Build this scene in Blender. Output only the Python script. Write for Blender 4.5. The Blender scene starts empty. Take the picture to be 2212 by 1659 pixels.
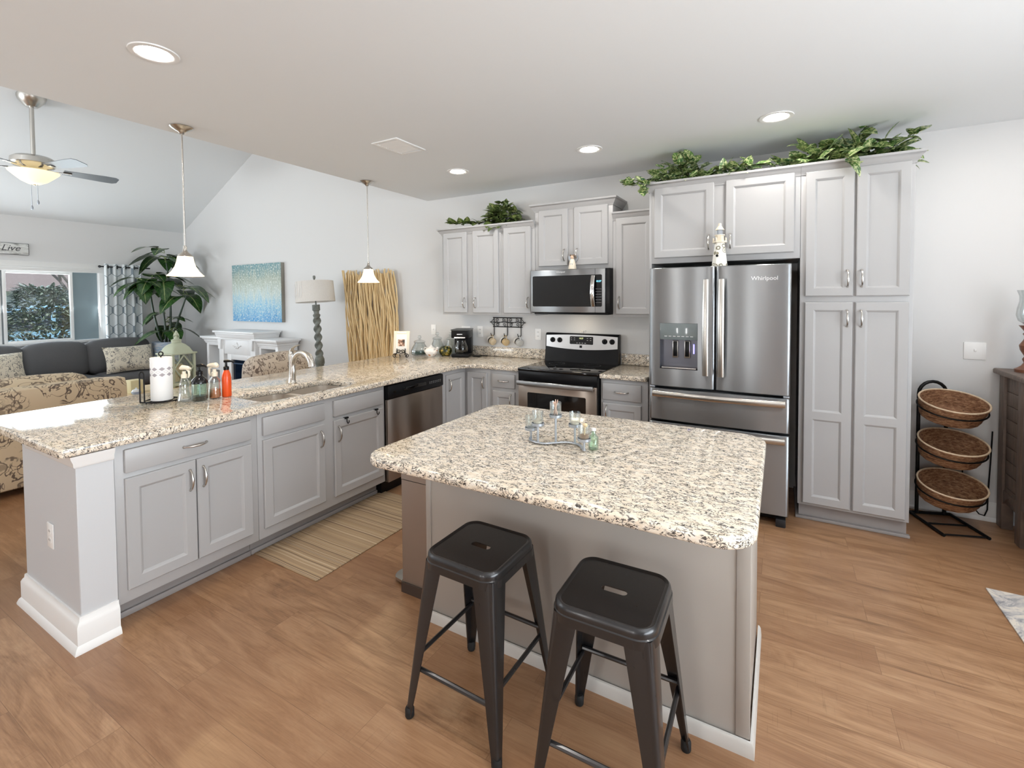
import bpy, bmesh, math, random
from mathutils import Vector, Matrix
R = math.radians
PI = math.pi
random.seed(7)
sc = bpy.context.scene
COL = sc.collection

# ------------------------------------------------------------------ camera
YAW, PIT, ROL = .519, -.0313, -.0068
_f = Vector((-math.sin(YAW) * math.cos(PIT), math.cos(YAW) * math.cos(PIT), math.sin(PIT)))
_r = Vector((math.cos(YAW), math.sin(YAW), 0))
_u = _r.cross(_f)
_r2 = _r * math.cos(ROL) + _u * math.sin(ROL)
_u2 = -_r * math.sin(ROL) + _u * math.cos(ROL)
cd = bpy.data.cameras.new('camera')
cam = bpy.data.objects.new('camera', cd)
COL.objects.link(cam)
cd.sensor_width = 36
cd.sensor_fit = 'HORIZONTAL'
cd.lens = 36 * 1015.48 / 2212
cd.shift_y = -154.6 / 2212
cd.clip_start = .05
m = Matrix((_r2, _u2, -_f)).transposed().to_4x4()
m.translation = Vector((2.0658, -4.3743, 1.55))
cam.matrix_world = m
sc.camera = cam

# ------------------------------------------------------------------ light
w = bpy.data.worlds.new('sky')
sc.world = w
w.use_nodes = True
w.node_tree.nodes['Background'].inputs[0].default_value = (.62, .80, 1, 1)
w.node_tree.nodes['Background'].inputs[1].default_value = 1.3


def light(name, kind, loc, aim, energy, color, **kw):
    d = bpy.data.lights.new(name, kind)
    o = bpy.data.objects.new(name, d)
    COL.objects.link(o)
    o.location = loc
    o.rotation_euler = Vector(aim).to_track_quat('-Z', 'Y').to_euler()
    d.energy = energy
    d.color = color
    for k, v in kw.items():
        setattr(d, k, v)
    return o


light('sun', 'SUN', (6, 4, 12), (-.62, -.25, -1), 3.0, (1, .95, .87), angle=R(.6))
# daylight standing in the openings of the rear and side walls and of the living room window
light('side_door_daylight', 'AREA', (5.52, -4.2, 1.2), (-1, 0, .8), 195, (.90, .96, 1), shape='RECTANGLE', size=3.6, size_y=2.0, spread=R(140))
light('rear_window_daylight', 'AREA', (-5.65, -8.12, 1.55), (.12, 1, 1.3), 185, (.92, .97, 1), shape='RECTANGLE', size=2.6, size_y=1.5, spread=R(140))
for _x in (-.10, 1.45):      # narrow unseen lights, added to draw bright streaks on the refrigerator
    light('added_streak_light', 'AREA', (_x, -8.13, 1.15), (0, 1, 0), 17, (1, .98, .95), shape='RECTANGLE', size=.17, size_y=1.9)
light('living_window_daylight', 'AREA', (-7.2, -2.9, 1.46), (1, 0, .25), 70, (.87, .95, 1), shape='RECTANGLE', size=3.4, size_y=1.0)

sc.view_settings.view_transform = 'Standard'
sc.view_settings.look = 'None'
sc.view_settings.exposure = .16
sc.view_settings.gamma = 1
sc.view_settings.use_curve_mapping = False
cy = sc.cycles
cy.max_bounces = 8
cy.diffuse_bounces = 4
cy.glossy_bounces = 4
cy.transmission_bounces = 6
cy.transparent_max_bounces = 12
cy.sample_clamp_indirect = 4
cy.caustics_reflective = False
cy.caustics_refractive = False


# ------------------------------------------------------------------ materials
def S(r, g, b):
    return tuple((c / 12.92 if c <= .04045 else ((c + .055) / 1.055) ** 2.4) for c in (r / 255, g / 255, b / 255)) + (1,)


def mat(name, col=(.5, .5, .5, 1), rough=.5, metal=0, **kw):
    m = bpy.data.materials.new(name)
    m.use_nodes = True
    b = m.node_tree.nodes['Principled BSDF']
    b.inputs['Base Color'].default_value = col
    b.inputs['Roughness'].default_value = rough
    b.inputs['Metallic'].default_value = metal
    for k, v in kw.items():
        b.inputs[k.replace('_', ' ')].default_value = v
    m.diffuse_color = col
    return m


class N:
    """small node-graph helper for one material"""

    def __init__(s, m):
        s.t = m.node_tree
        s.b = s.t.nodes['Principled BSDF']

    def n(s, typ, **kw):
        nd = s.t.nodes.new(typ)
        for k, v in kw.items():
            setattr(nd, k, v)
        return nd

    def l(s, a, b):
        s.t.links.new(a, b)

    def set(s, sock, v):
        if hasattr(v, 'is_output'):
            s.l(v, sock)
        else:
            sock.default_value = v

    def obj(s, scale=(1, 1, 1), rot=(0, 0, 0), kind='Object', loc=(0, 0, 0)):
        c = s.n('ShaderNodeTexCoord')
        mp = s.n('ShaderNodeMapping')
        mp.inputs['Scale'].default_value = scale
        mp.inputs['Rotation'].default_value = rot
        mp.inputs['Location'].default_value = loc
        s.l(c.outputs[kind], mp.inputs[0])
        return mp.outputs[0]

    def noise(s, vec, scale, detail=2, rough=.5, dist=0, out='Fac', dim='3D'):
        t = s.n('ShaderNodeTexNoise', noise_dimensions=dim)
        if dim == '1D':
            s.l(vec, t.inputs['W'])
        else:
            s.l(vec, t.inputs['Vector'])
        t.inputs['Scale'].default_value = scale
        t.inputs['Detail'].default_value = detail
        t.inputs['Roughness'].default_value = rough
        t.inputs['Distortion'].default_value = dist
        return t.outputs[out]

    def voro(s, vec, scale, feature='F1', out='Distance'):
        t = s.n('ShaderNodeTexVoronoi', feature=feature)
        s.l(vec, t.inputs['Vector'])
        t.inputs['Scale'].default_value = scale
        return t.outputs[out]

    def ramp(s, fac, stops, interp='LINEAR'):
        r = s.n('ShaderNodeValToRGB')
        r.color_ramp.interpolation = interp
        e = r.color_ramp.elements
        while len(e) < len(stops):
            e.new(.5)
        for i, (p, c) in enumerate(stops):
            e[i].position = p
            e[i].color = c if hasattr(c, '__len__') else (c, c, c, 1)
        s.l(fac, r.inputs[0])
        return r.outputs[0]

    def math(s, op, a, b=0., c=0.):
        n = s.n('ShaderNodeMath', operation=op)
        for i, v in enumerate((a, b, c)):
            s.set(n.inputs[i], v)
        return n.outputs[0]

    def mix(s, f, a, b, blend='MIX'):
        n = s.n('ShaderNodeMix', data_type='RGBA', blend_type=blend)
        s.set(n.inputs[0], f)
        s.set(n.inputs[6], a)
        s.set(n.inputs[7], b)
        return n.outputs[2]

    def sep(s, vec):
        n = s.n('ShaderNodeSeparateXYZ')
        s.l(vec, n.inputs[0])
        return n.outputs

    def color(s, v):
        s.set(s.b.inputs['Base Color'], v)

    def rough(s, v):
        s.set(s.b.inputs['Roughness'], v)

    def bump(s, h, strength=.2, dist=.002):
        n = s.n('ShaderNodeBump')
        n.inputs['Strength'].default_value = strength
        n.inputs['Distance'].default_value = dist
        s.l(h, n.inputs['Height'])
        s.l(n.outputs[0], s.b.inputs['Normal'])


def paint(name, col, rough=.55, bump=.05, scale=220):
    m = mat(name, col, rough)
    g = N(m)
    g.bump(g.noise(g.obj(), scale, 2), bump, .001)
    return m


WALL = paint('wall paint', S(220, 219, 218), .6)
CEIL = paint('ceiling paint', S(233, 235, 236), .7)
TRIM = paint('white trim paint', S(240, 239, 237), .35, .02)
CAB = paint('grey cabinet paint', S(176, 175, 175), .38, .03, 120)
ISL = paint('island panel paint', S(170, 163, 155), .42, .03, 120)
TOE = paint('toe kick paint', S(156, 150, 147), .45, .03, 120)
WHITE = mat('white plastic', S(243, 242, 240), .35)
WOODW = paint('white painted wood', S(238, 238, 238), .4, .05, 60)
BLACK = mat('black plastic', S(17, 17, 19), .28, Specular_IOR_Level=.22)
BLACKG = mat('black glass', S(8, 8, 9), .06, Specular_IOR_Level=.6)
BLKWIRE = mat('black wrought iron', S(28, 27, 27), .45, .6)
NICKEL = mat('brushed nickel', S(200, 196, 190), .27, 1)
CHROME = mat('polished chrome', S(215, 213, 210), .12, 1)
DARKCASE = mat('dark grey metal case', S(44, 44, 46), .5, .3)
PEWTER = mat('pale metal', S(176, 182, 190), .35, .8)
CREAM = mat('cream ceramic', S(238, 226, 205), .3)
LENS = mat('lamp lens', S(255, 250, 240), .5)
LENS.node_tree.nodes['Principled BSDF'].inputs['Emission Color'].default_value = (1, .96, .90, 1)
LENS.node_tree.nodes['Principled BSDF'].inputs['Emission Strength'].default_value = 140
DIGIT = mat('cyan display digits', S(120, 220, 255), .5)
DIGIT.node_tree.nodes['Principled BSDF'].inputs['Emission Color'].default_value = (.25, .75, 1, 1)
DIGIT.node_tree.nodes['Principled BSDF'].inputs['Emission Strength'].default_value = 1.6
DIGITG = mat('pale green display digits', S(220, 230, 170), .5)
DIGITG.node_tree.nodes['Principled BSDF'].inputs['Emission Color'].default_value = (.8, .85, .4, 1)
DIGITG.node_tree.nodes['Principled BSDF'].inputs['Emission Strength'].default_value = .8
BLUELED = mat('violet dispenser light', S(150, 140, 255), .5)
BLUELED.node_tree.nodes['Principled BSDF'].inputs['Emission Color'].default_value = (.3, .28, 1, 1)
BLUELED.node_tree.nodes['Principled BSDF'].inputs['Emission Strength'].default_value = 2.5
MARKS = mat('pale printed marks', S(190, 190, 190), .5)


def shade_mat(name, col, strength, base=(250, 236, 212)):
    m = mat(name, S(*base), .35)
    b = m.node_tree.nodes['Principled BSDF']
    b.inputs['Emission Color'].default_value = col
    b.inputs['Emission Strength'].default_value = strength
    return m


SHADE = shade_mat('lit frosted glass', (1, .82, .56, 1), .95)
BOWL = shade_mat('lit alabaster bowl', (1, .80, .42, 1), .95)


def thin_glass(name, tint=(1, 1, 1, 1), refl=1.0):
    m = bpy.data.materials.new(name)
    m.use_nodes = True
    t = m.node_tree
    t.nodes.remove(t.nodes['Principled BSDF'])
    out = t.nodes['Material Output']
    tr = t.nodes.new('ShaderNodeBsdfTransparent')
    tr.inputs[0].default_value = tint
    gl = t.nodes.new('ShaderNodeBsdfGlossy')
    gl.inputs['Roughness'].default_value = .03
    lw = t.nodes.new('ShaderNodeLayerWeight')
    lw.inputs[0].default_value = .35
    mu = t.nodes.new('ShaderNodeMath')
    mu.operation = 'MULTIPLY_ADD'
    mu.inputs[1].default_value = .75 * refl
    mu.inputs[2].default_value = .04
    t.links.new(lw.outputs['Facing'], mu.inputs[0])
    mx = t.nodes.new('ShaderNodeMixShader')
    t.links.new(mu.outputs[0], mx.inputs[0])
    t.links.new(tr.outputs[0], mx.inputs[1])
    t.links.new(gl.outputs[0], mx.inputs[2])
    t.links.new(mx.outputs[0], out.inputs[0])
    m.diffuse_color = (.8, .9, .95, .3)
    return m


GLASS = thin_glass('clear glass', (.95, .97, .97, 1))
PANE = thin_glass('window pane glass', (.97, .99, 1, 1), .5)
GREENGLASS = thin_glass('pale green glass', (.86, .95, .88, 1))
SMOKE = thin_glass('dark carafe glass', (.30, .30, .26, 1))


def steel(name, col, rough=.33, aniso=.93, axis='Z'):
    m = mat(name, col, rough, 1)
    g = N(m)
    g.b.inputs['Anisotropic'].default_value = aniso
    g.b.inputs['Anisotropic Rotation'].default_value = .25
    tg = g.n('ShaderNodeTangent', direction_type='RADIAL', axis=axis)
    g.l(tg.outputs[0], g.b.inputs['Tangent'])
    v = g.obj((3, 3, 900) if axis == 'Z' else (900, 3, 3))
    g.rough(g.math('MULTIPLY_ADD', g.noise(v, 1, 3), .04, rough - .02))
    return m


STEEL = steel('brushed stainless steel', S(158, 161, 164))
STEELD = steel('brushed stainless steel warm', S(168, 156, 146), .3)
SINKM = mat('sink steel', S(214, 206, 196), .38, .75)


def granite(name, base, mid):
    m = mat(name, base, .1)
    g = N(m)
    v = g.obj((1.0, 1.75, 1.5), (0, 0, R(9)))
    wob = g.noise(v, 17, 2, .5, 0, 'Color')
    vv = g.n('ShaderNodeVectorMath', operation='MULTIPLY_ADD')
    g.l(wob, vv.inputs[0])
    vv.inputs[1].default_value = (.05, .05, .05)
    g.l(v, vv.inputs[2])
    v2 = vv.outputs[0]
    c0 = g.ramp(g.noise(v, 30, 3, .6), [(.35, base), (.55, mid), (.72, S(246, 238, 226))])
    line = g.math('ABSOLUTE', g.math('SUBTRACT', g.noise(v2, 46, 3, .62, .6), .5))
    lm = g.ramp(line, [(.0, 1), (.024, .95), (.040, 0)])
    brk = g.ramp(g.noise(v, 26, 2, .5), [(.40, 0), (.47, 1)])
    c1 = g.mix(g.math('MULTIPLY', g.math('MULTIPLY', lm, brk), .95), c0, S(54, 49, 48))
    blot = g.ramp(g.noise(v2, 62, 2, .55, .4), [(.615, 0), (.665, 1)])
    c2 = g.mix(g.math('MULTIPLY', blot, .9), c1, S(44, 41, 43))
    grey = g.ramp(g.noise(v2, 36, 2, .5, 0), [(.60, 0), (.70, 1)])
    c3 = g.mix(g.math('MULTIPLY', grey, .30), c2, S(150, 140, 132))
    g.color(c3)
    return m


GRAN = granite('speckled cream granite', S(228, 212, 190), S(237, 225, 207))


def floor_mat():
    m = mat('wood plank flooring', S(158, 114, 77), .34)
    g = N(m)
    v = g.obj()
    br = g.n('ShaderNodeTexBrick', offset=.37, offset_frequency=2, squash=1)
    g.l(v, br.inputs['Vector'])
    br.inputs['Color1'].default_value = (0, 0, 0, 1)
    br.inputs['Color2'].default_value = (1, 1, 1, 1)
    br.inputs['Mortar'].default_value = (.5, .5, .5, 1)
    br.inputs['Scale'].default_value = 1
    br.inputs['Mortar Size'].default_value = .0012
    br.inputs['Mortar Smooth'].default_value = .2
    br.inputs['Bias'].default_value = 0
    br.inputs['Brick Width'].default_value = 1.22
    br.inputs['Row Height'].default_value = .182
    rnd = br.outputs['Color']
    add = g.n('ShaderNodeVectorMath', operation='MULTIPLY_ADD')
    g.l(rnd, add.inputs[0])
    add.inputs[1].default_value = (7, 3, 5)
    g.l(v, add.inputs[2])
    mp = g.n('ShaderNodeMapping')
    mp.inputs['Scale'].default_value = (1.1, 6, 1)
    g.l(add.outputs[0], mp.inputs[0])
    fig = g.noise(mp.outputs[0], 1.6, 6, .66, 1.3)
    c = g.ramp(fig, [(.28, S(101, 71, 48)), (.43, S(148, 109, 78)), (.57, S(174, 135, 102)), (.74, S(194, 159, 123))])
    mp2 = g.n('ShaderNodeMapping')
    mp2.inputs['Scale'].default_value = (6, 160, 1)
    g.l(add.outputs[0], mp2.inputs[0])
    grain = g.noise(mp2.outputs[0], 1, 3, .6)
    c = g.mix(.30, c, g.ramp(grain, [(.3, S(125, 89, 62)), (.62, S(191, 151, 113))]))
    mp3 = g.n('ShaderNodeMapping')
    mp3.inputs['Scale'].default_value = (120, 5, 1)
    g.l(add.outputs[0], mp3.inputs[0])
    saw = g.ramp(g.noise(mp3.outputs[0], 1, 2, .5), [(.66, 0), (.74, 1)])
    c = g.mix(g.math('MULTIPLY', saw, .26), c, S(98, 67, 43))
    c = g.mix(g.math('MULTIPLY_ADD', rnd, .55, .0), c, S(140, 100, 71))
    c = g.mix(g.math('MULTIPLY', br.outputs['Fac'], .35), c, S(80, 53, 34))
    g.color(c)
    g.rough(g.math('MULTIPLY_ADD', grain, .12, .27))
    g.bump(grain, .08, .001)
    return m


FLOOR = floor_mat()


def stripes_mat():
    m = mat('woven striped runner', S(176, 156, 122), .9)
    g = N(m)
    s = g.sep(g.obj())
    y = g.math('ADD', s[1], g.math('MULTIPLY', g.noise(g.obj((1, 1, 1)), 2.2, 1), .02))
    a = g.noise(y, 58, 3, .75, 0, 'Fac', '1D')
    c = g.ramp(a, [(.32, S(96, 76, 62)), (.42, S(150, 124, 98)), (.5, S(190, 162, 124)), (.56, S(150, 126, 102)), (.62, S(228, 206, 172)), (.70, S(120, 98, 82))])
    f = g.noise(y, 260, 1, .5, 0, 'Fac', '1D')
    c = g.mix(.15, c, g.ramp(f, [(.35, S(110, 90, 74)), (.65, S(220, 196, 164))]))
    g.color(c)
    g.bump(f, .5, .002)
    return m


RUNNER = stripes_mat()


def rug_mat():
    m = mat('faded area rug', S(226, 218, 206), .95)
    g = N(m)
    v = g.obj()
    a = g.ramp(g.noise(v, 7, 5, .7, 1.2), [(.46, S(228, 220, 208)), (.54, S(196, 192, 190)), (.62, S(140, 140, 146))])
    g.color(a)
    g.bump(g.noise(v, 300, 2), .4, .003)
    return m


RUG = rug_mat()


def floral(name, base, ink, scale=9.):
    m = mat(name, base, .85)
    g = N(m)
    v = g.obj()
    ln = g.math('ABSOLUTE', g.math('SUBTRACT', g.noise(v, scale, 2, .5, 1.6), .5))
    vine = g.ramp(ln, [(0, 1), (.016, 1), (.028, 0)])
    msk = g.ramp(g.noise(v, scale * .55, 1), [(.36, 0), (.42, 1)])
    d = g.voro(v, scale * .72)
    petal = g.ramp(g.math('ADD', d, g.math('MULTIPLY', g.noise(v, scale * 4, 1), .30)), [(.30, 1), (.36, 0)])
    edge = g.ramp(g.math('ABSOLUTE', g.math('SUBTRACT', g.math('ADD', d, g.math('MULTIPLY', g.noise(v, scale * 3.2, 1), .4)), .46)), [(0, 1), (.025, .9), (.05, 0)])
    f = g.math('MAXIMUM', g.math('MULTIPLY', vine, msk), g.math('MULTIPLY', g.math('MAXIMUM', g.math('MULTIPLY', petal, .6), edge), .9))
    g.color(g.mix(f, base, ink))
    g.bump(g.noise(v, 500, 1), .2, .001)
    return m


FLORAL = floral('floral upholstery', S(206, 188, 160), S(104, 90, 80), 8)
FLORALC = floral('floral chair upholstery', S(200, 188, 174), S(112, 98, 90), 9)
FLORAL2 = floral('floral pillow fabric', S(222, 214, 196), S(112, 110, 108), 14)


def fabric(name, col, scale=260):
    m = mat(name, col, .95)
    g = N(m)
    v = g.obj()
    n = g.noise(v, scale, 2)
    g.color(g.mix(.5, col, g.ramp(n, [(.3, tuple(c * .75 for c in col[:3]) + (1,)), (.7, tuple(min(1, c * 1.2) for c in col[:3]) + (1,))])))
    g.bump(n, .4, .002)
    return m


GREYFAB = fabric('charcoal grey fabric', S(92, 92, 94))
LINEN = fabric('linen lamp shade fabric', S(226, 222, 216))


def trellis():
    m = mat('trellis print curtain', S(226, 232, 234), .8)
    g = N(m)
    tc = g.n('ShaderNodeTexCoord')
    s = g.sep(tc.outputs['UV'])
    c = g.math('COSINE', g.math('MULTIPLY', s[1], 2 * PI / .31))
    c = g.math('MULTIPLY', g.math('MAXIMUM', g.math('MINIMUM', g.math('MULTIPLY', c, 1.7), 1.), -1.), .21)
    u = g.math('MULTIPLY', s[0], 1 / .215)

    def wrap(v):
        return g.math('ABSOLUTE', g.math('SUBTRACT', g.math('FRACT', g.math('ADD', v, 40.5)), .5))
    d = g.math('MINIMUM', wrap(g.math('SUBTRACT', u, c)), wrap(g.math('ADD', g.math('SUBTRACT', u, .5), c)))
    f = g.ramp(d, [(0, 1), (.028, 1), (.046, 0)])
    g.color(g.mix(f, S(226, 231, 233), S(118, 132, 142)))
    return m


TRELLIS = trellis()


def wood(name, c1, c2, scale=(2, 2, 30), rough=.5):
    m = mat(name, c1, rough)
    g = N(m)
    n = g.noise(g.obj(scale), 2.4, 4, .6, .6)
    g.color(g.ramp(n, [(.3, c1), (.7, c2)]))
    g.bump(n, .15, .002)
    return m


DARKWOOD = wood('weathered dark wood', S(88, 74, 66), S(122, 104, 92), (2, 30, 3))
REDWOOD = wood('turned reddish wood', S(104, 66, 48), S(140, 92, 68), (4, 4, 20), .35)
PALEWOOD = wood('pale table wood', S(214, 190, 150), S(228, 206, 168), (2, 20, 2))
BRANCH = wood('dried willow branch', S(214, 184, 134), S(232, 206, 160), (8, 8, 3), .7)
GREYPOLE = wood('grey washed carved wood', S(92, 96, 92), S(132, 136, 130), (6, 6, 9), .6)
SAGE = paint('weathered sage paint', S(184, 190, 166), .6, .2, 40)


def wicker():
    m = mat('woven seagrass', S(150, 108, 76), .7)
    g = N(m)
    n = g.noise(g.obj((14, 14, 40)), 2.5, 3, .6, .8)
    g.color(g.ramp(n, [(.28, S(84, 54, 36)), (.5, S(146, 104, 74)), (.72, S(190, 152, 116))]))
    g.bump(n, .6, .006)
    return m


WICKER = wicker()
RIMW = wood('pale wicker rim', S(206, 178, 146), S(226, 204, 176), (20, 20, 20), .6)


def leaf_mat(name, dark, mid, pale, veg=.5, rough=.35):
    m = mat(name, dark, rough)
    g = N(m)
    tc = g.n('ShaderNodeTexCoord')
    s = g.sep(tc.outputs['UV'])
    u = g.math('ABSOLUTE', s[0])
    side = g.math('ABSOLUTE', g.math('SINE', g.math('ADD', g.math('MULTIPLY', s[1], 22), g.math('MULTIPLY', u, -6))))
    vein = g.math('MAXIMUM', g.ramp(u, [(.03, 1), (.09, 0)]), g.math('MULTIPLY', g.ramp(side, [(0, 1), (.16, 0)]), .45))
    n = g.noise(g.obj(), 11, 3, .6)
    n2 = g.noise(g.obj(), 60, 2, .6)
    c = g.mix(g.ramp(n, [(.35, 0), (.6, 1)]), dark, mid)
    c = g.mix(g.math('MULTIPLY', g.ramp(n2, [(.48, 0), (.60, 1)]), veg), c, pale)
    c = g.mix(g.math('MULTIPLY', vein, .7), c, pale)
    g.color(c)
    return m


IVY = leaf_mat('dark variegated ivy leaf', S(34, 58, 26), S(70, 98, 44), S(196, 196, 128), .35)
POTHOS = leaf_mat('cream variegated ivy leaf', S(38, 82, 48), S(92, 128, 62), S(228, 230, 176), .75)
PALMLF = leaf_mat('glossy dark green leaf', S(22, 52, 26), S(48, 84, 40), S(164, 176, 116), .05, .25)
BUSHLF = leaf_mat('dusky shrub leaf', S(44, 58, 48), S(88, 102, 86), S(206, 214, 196), .65, .25)
STEM = mat('green plant stem', S(58, 84, 44), .5)
DKSTEM = mat('dark green stalk', S(30, 52, 30), .4)


# ------------------------------------------------------------------ mesh helpers
def basis(d):
    d = Vector(d).normalized()
    a = Vector((0, 0, 1)) if abs(d.z) < .95 else Vector((1, 0, 0))
    x = a.cross(d).normalized()
    return x, d.cross(x).normalized(), d


class B:
    def __init__(s):
        s.bm = bmesh.new()

    def box(s, x0, x1, y0, y1, z0, z1, bev=0., seg=2):
        t = bmesh.new()
        bmesh.ops.create_cube(t, size=1)
        for v in t.verts:
            v.co = Vector(((x0 + x1) / 2 + v.co.x * (x1 - x0), (y0 + y1) / 2 + v.co.y * (y1 - y0), (z0 + z1) / 2 + v.co.z * (z1 - z0)))
        if bev:
            bmesh.ops.bevel(t, geom=t.edges[:], offset=bev, segments=seg, profile=.5, affect='EDGES')
        return s.merge(t)

    def merge(s, t, M=None):
        me = bpy.data.meshes.new('tmp')
        t.to_mesh(me)
        t.free()
        if M is not None:
            me.transform(M)
        s.bm.from_mesh(me)
        bpy.data.meshes.remove(me)
        return s

    def ring(s, pts):
        return [s.bm.verts.new(p) for p in pts]

    def bridge(s, a, b, close=True):
        n = len(a)
        for i in range(n if close else n - 1):
            j = (i + 1) % n
            try:
                s.bm.faces.new((a[i], a[j], b[j], b[i]))
            except ValueError:
                pass

    def cap(s, a, flip=False):
        try:
            s.bm.faces.new(a[::-1] if flip else a)
        except ValueError:
            pass

    def tube(s, pts, r, n=8, closed=False, flat=1., up=None):
        pts = [Vector(p) for p in pts]
        k = len(pts)
        rs = r if hasattr(r, '__len__') else [r] * k
        rings = []
        prev = None
        for i, p in enumerate(pts):
            if closed:
                d = pts[(i + 1) % k] - pts[i - 1]
            else:
                d = pts[min(i + 1, k - 1)] - pts[max(i - 1, 0)]
            d.normalize()
            if prev is None:
                x, y, _ = basis(d) if up is None else (Vector(up).cross(d).normalized(), d.cross(Vector(up).cross(d).normalized()).normalized(), d)
            else:
                x = (prev - d * prev.dot(d)).normalized()
                y = d.cross(x).normalized()
            prev = x
            rings.append(s.ring([p + (x * math.cos(2 * PI * j / n) + y * math.sin(2 * PI * j / n) * flat) * rs[i] for j in range(n)]))
        for i in range(k - 1):
            s.bridge(rings[i], rings[i + 1])
        if closed:
            s.bridge(rings[-1], rings[0])
        else:
            s.cap(rings[0], True)
            s.cap(rings[-1])
        return s

    def cyl(s, p0, p1, r0, r1=None, n=20):
        return s.tube([p0, p1], [r0, r0 if r1 is None else r1], n)

    def lathe(s, prof, c=(0, 0, 0), n=28, sx=1., sy=1., M=None, close=False):
        c = Vector(c)
        rings = []
        for (r, z) in prof:
            ps = [Vector((max(r, 1e-4) * math.cos(2 * PI * j / n) * sx, max(r, 1e-4) * math.sin(2 * PI * j / n) * sy, z)) for j in range(n)]
            if M is not None:
                ps = [M @ p for p in ps]
            rings.append(s.ring([c + p for p in ps]))
        for i in range(len(rings) - 1):
            s.bridge(rings[i], rings[i + 1])
        if close:
            s.bridge(rings[-1], rings[0])
        else:
            s.cap(rings[0], True)
            s.cap(rings[-1])
        return s

    def ball(s, c, r, sx=1, sy=1, sz=1, n=16):
        t = bmesh.new()
        bmesh.ops.create_uvsphere(t, u_segments=n, v_segments=max(6, n // 2), radius=r)
        return s.merge(t, Matrix.Translation(c) @ Matrix.Diagonal((sx, sy, sz, 1)))

    def prism(s, poly, fn, a, b):
        """poly: 2-D points, fn(u, v, w) -> 3-D; extruded from w=a to w=b"""
        r0 = s.ring([fn(u, v, a) for u, v in poly])
        r1 = s.ring([fn(u, v, b) for u, v in poly])
        s.bridge(r0, r1)
        s.cap(r0, True)
        s.cap(r1)
        return s

    def quad(s, *ps):
        s.bm.faces.new([s.bm.verts.new(p) for p in ps])
        return s


def world_off(p):
    o = Vector((0, 0, 0))
    while p is not None:
        o += p.location
        p = p.parent
    return o


def fin(b, name, material, parent=None, smooth=True, recalc=True, origin=None):
    """mesh builder in world coordinates -> one linked object (local to its parent)"""
    bm = b.bm
    if recalc:
        bmesh.ops.recalc_face_normals(bm, faces=bm.faces[:])
    off = world_off(parent)
    loc = Vector((0, 0, 0))
    if origin is not None:
        loc = Vector(origin) - off
        off = Vector(origin)
    bm.transform(Matrix.Translation(-off))
    me = bpy.data.meshes.new(name)
    bm.to_mesh(me)
    bm.free()
    if smooth:
        me.shade_smooth()
        me.set_sharp_from_angle(angle=R(38))
    o = bpy.data.objects.new(name, me)
    COL.objects.link(o)
    o.location = loc
    me.materials.append(material)
    if parent is not None:
        o.parent = parent
    return o


def tag(o, label, cat, group=None):
    o['label'] = label
    o['category'] = cat
    if group:
        o['group'] = group
    return o


def thing(name, label, cat, loc=(0, 0, 0), group=None):
    o = bpy.data.objects.new(name, None)
    o.empty_display_size = .05
    COL.objects.link(o)
    o.location = loc
    return tag(o, label, cat, group)


def struct(o):
    o['kind'] = 'structure'
    return o


def dup(o, parent=None, loc=None, rotz=None, label=None):
    c = o.copy()
    COL.objects.link(c)
    if parent is not None:
        c.parent = parent
    for ch in [x for x in o.children]:
        dup(ch, c)
    if loc is not None:
        c.location = loc
    if rotz is not None:
        c.rotation_euler.z = rotz
    if label:
        c['label'] = label
    return c


def curve_mesh(loops, z0, z1, bev=.0, seg=2):
    """filled flat shape with holes, extruded z0..z1, rounded rim"""
    cu = bpy.data.curves.new('tmp', 'CURVE')
    cu.dimensions = '2D'
    cu.fill_mode = 'BOTH'
    for lp in loops:
        sp = cu.splines.new('POLY')
        sp.points.add(len(lp) - 1)
        for i, (x, y) in enumerate(lp):
            sp.points[i].co = (x, y, 0, 1)
        sp.use_cyclic_u = True
    cu.extrude = (z1 - z0) / 2 - bev
    cu.bevel_depth = bev
    cu.bevel_resolution = seg
    cu.offset = -bev
    return curve_to_bm(cu, Matrix.Translation((0, 0, (z0 + z1) / 2)))


def curve_to_bm(cu, M):
    o = bpy.data.objects.new('tmp', cu)
    COL.objects.link(o)
    dg = bpy.context.evaluated_depsgraph_get()
    dg.update()
    me = bpy.data.meshes.new_from_object(o.evaluated_get(dg))
    me.transform(M)
    b = B()
    b.bm.from_mesh(me)
    bmesh.ops.remove_doubles(b.bm, verts=b.bm.verts[:], dist=1e-5)
    bpy.data.objects.remove(o)
    bpy.data.curves.remove(cu)
    bpy.data.meshes.remove(me)
    return b


def text(body, size, M, name, material, parent, ext=.0006, shear=0., align='CENTER'):
    cu = bpy.data.curves.new('tmp', 'FONT')
    cu.body = body
    cu.size = size
    cu.extrude = ext
    cu.shear = shear
    cu.align_x = align
    cu.align_y = 'CENTER'
    return fin(curve_to_bm(cu, M), name, material, parent, smooth=False, recalc=False)


FACEY = Matrix(((1, 0, 0, 0), (0, 0, -1, 0), (0, 1, 0, 0), (0, 0, 0, 1)))     # text facing -y
FACEX = Matrix(((0, 0, 1, 0), (1, 0, 0, 0), (0, 1, 0, 0), (0, 0, 0, 1)))      # text facing +x


def T(x, y, z):
    return Matrix.Translation((x, y, z))


def rrect(x0, x1, y0, y1, r, n=6):
    rs = r if hasattr(r, '__len__') else [r] * 4
    out = []
    for (cx, cy_, a, q) in ((x1, y1, 0, rs[0]), (x0, y1, 90, rs[1]), (x0, y0, 180, rs[2]), (x1, y0, 270, rs[3])):
        sx = -1 if cx == x1 else 1
        sy = -1 if cy_ == y1 else 1
        for k in range(n + 1):
            t = R(a + 90 * k / n)
            out.append((cx + sx * q + q * math.cos(t), cy_ + sy * q + q * math.sin(t)))
    return out


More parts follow.
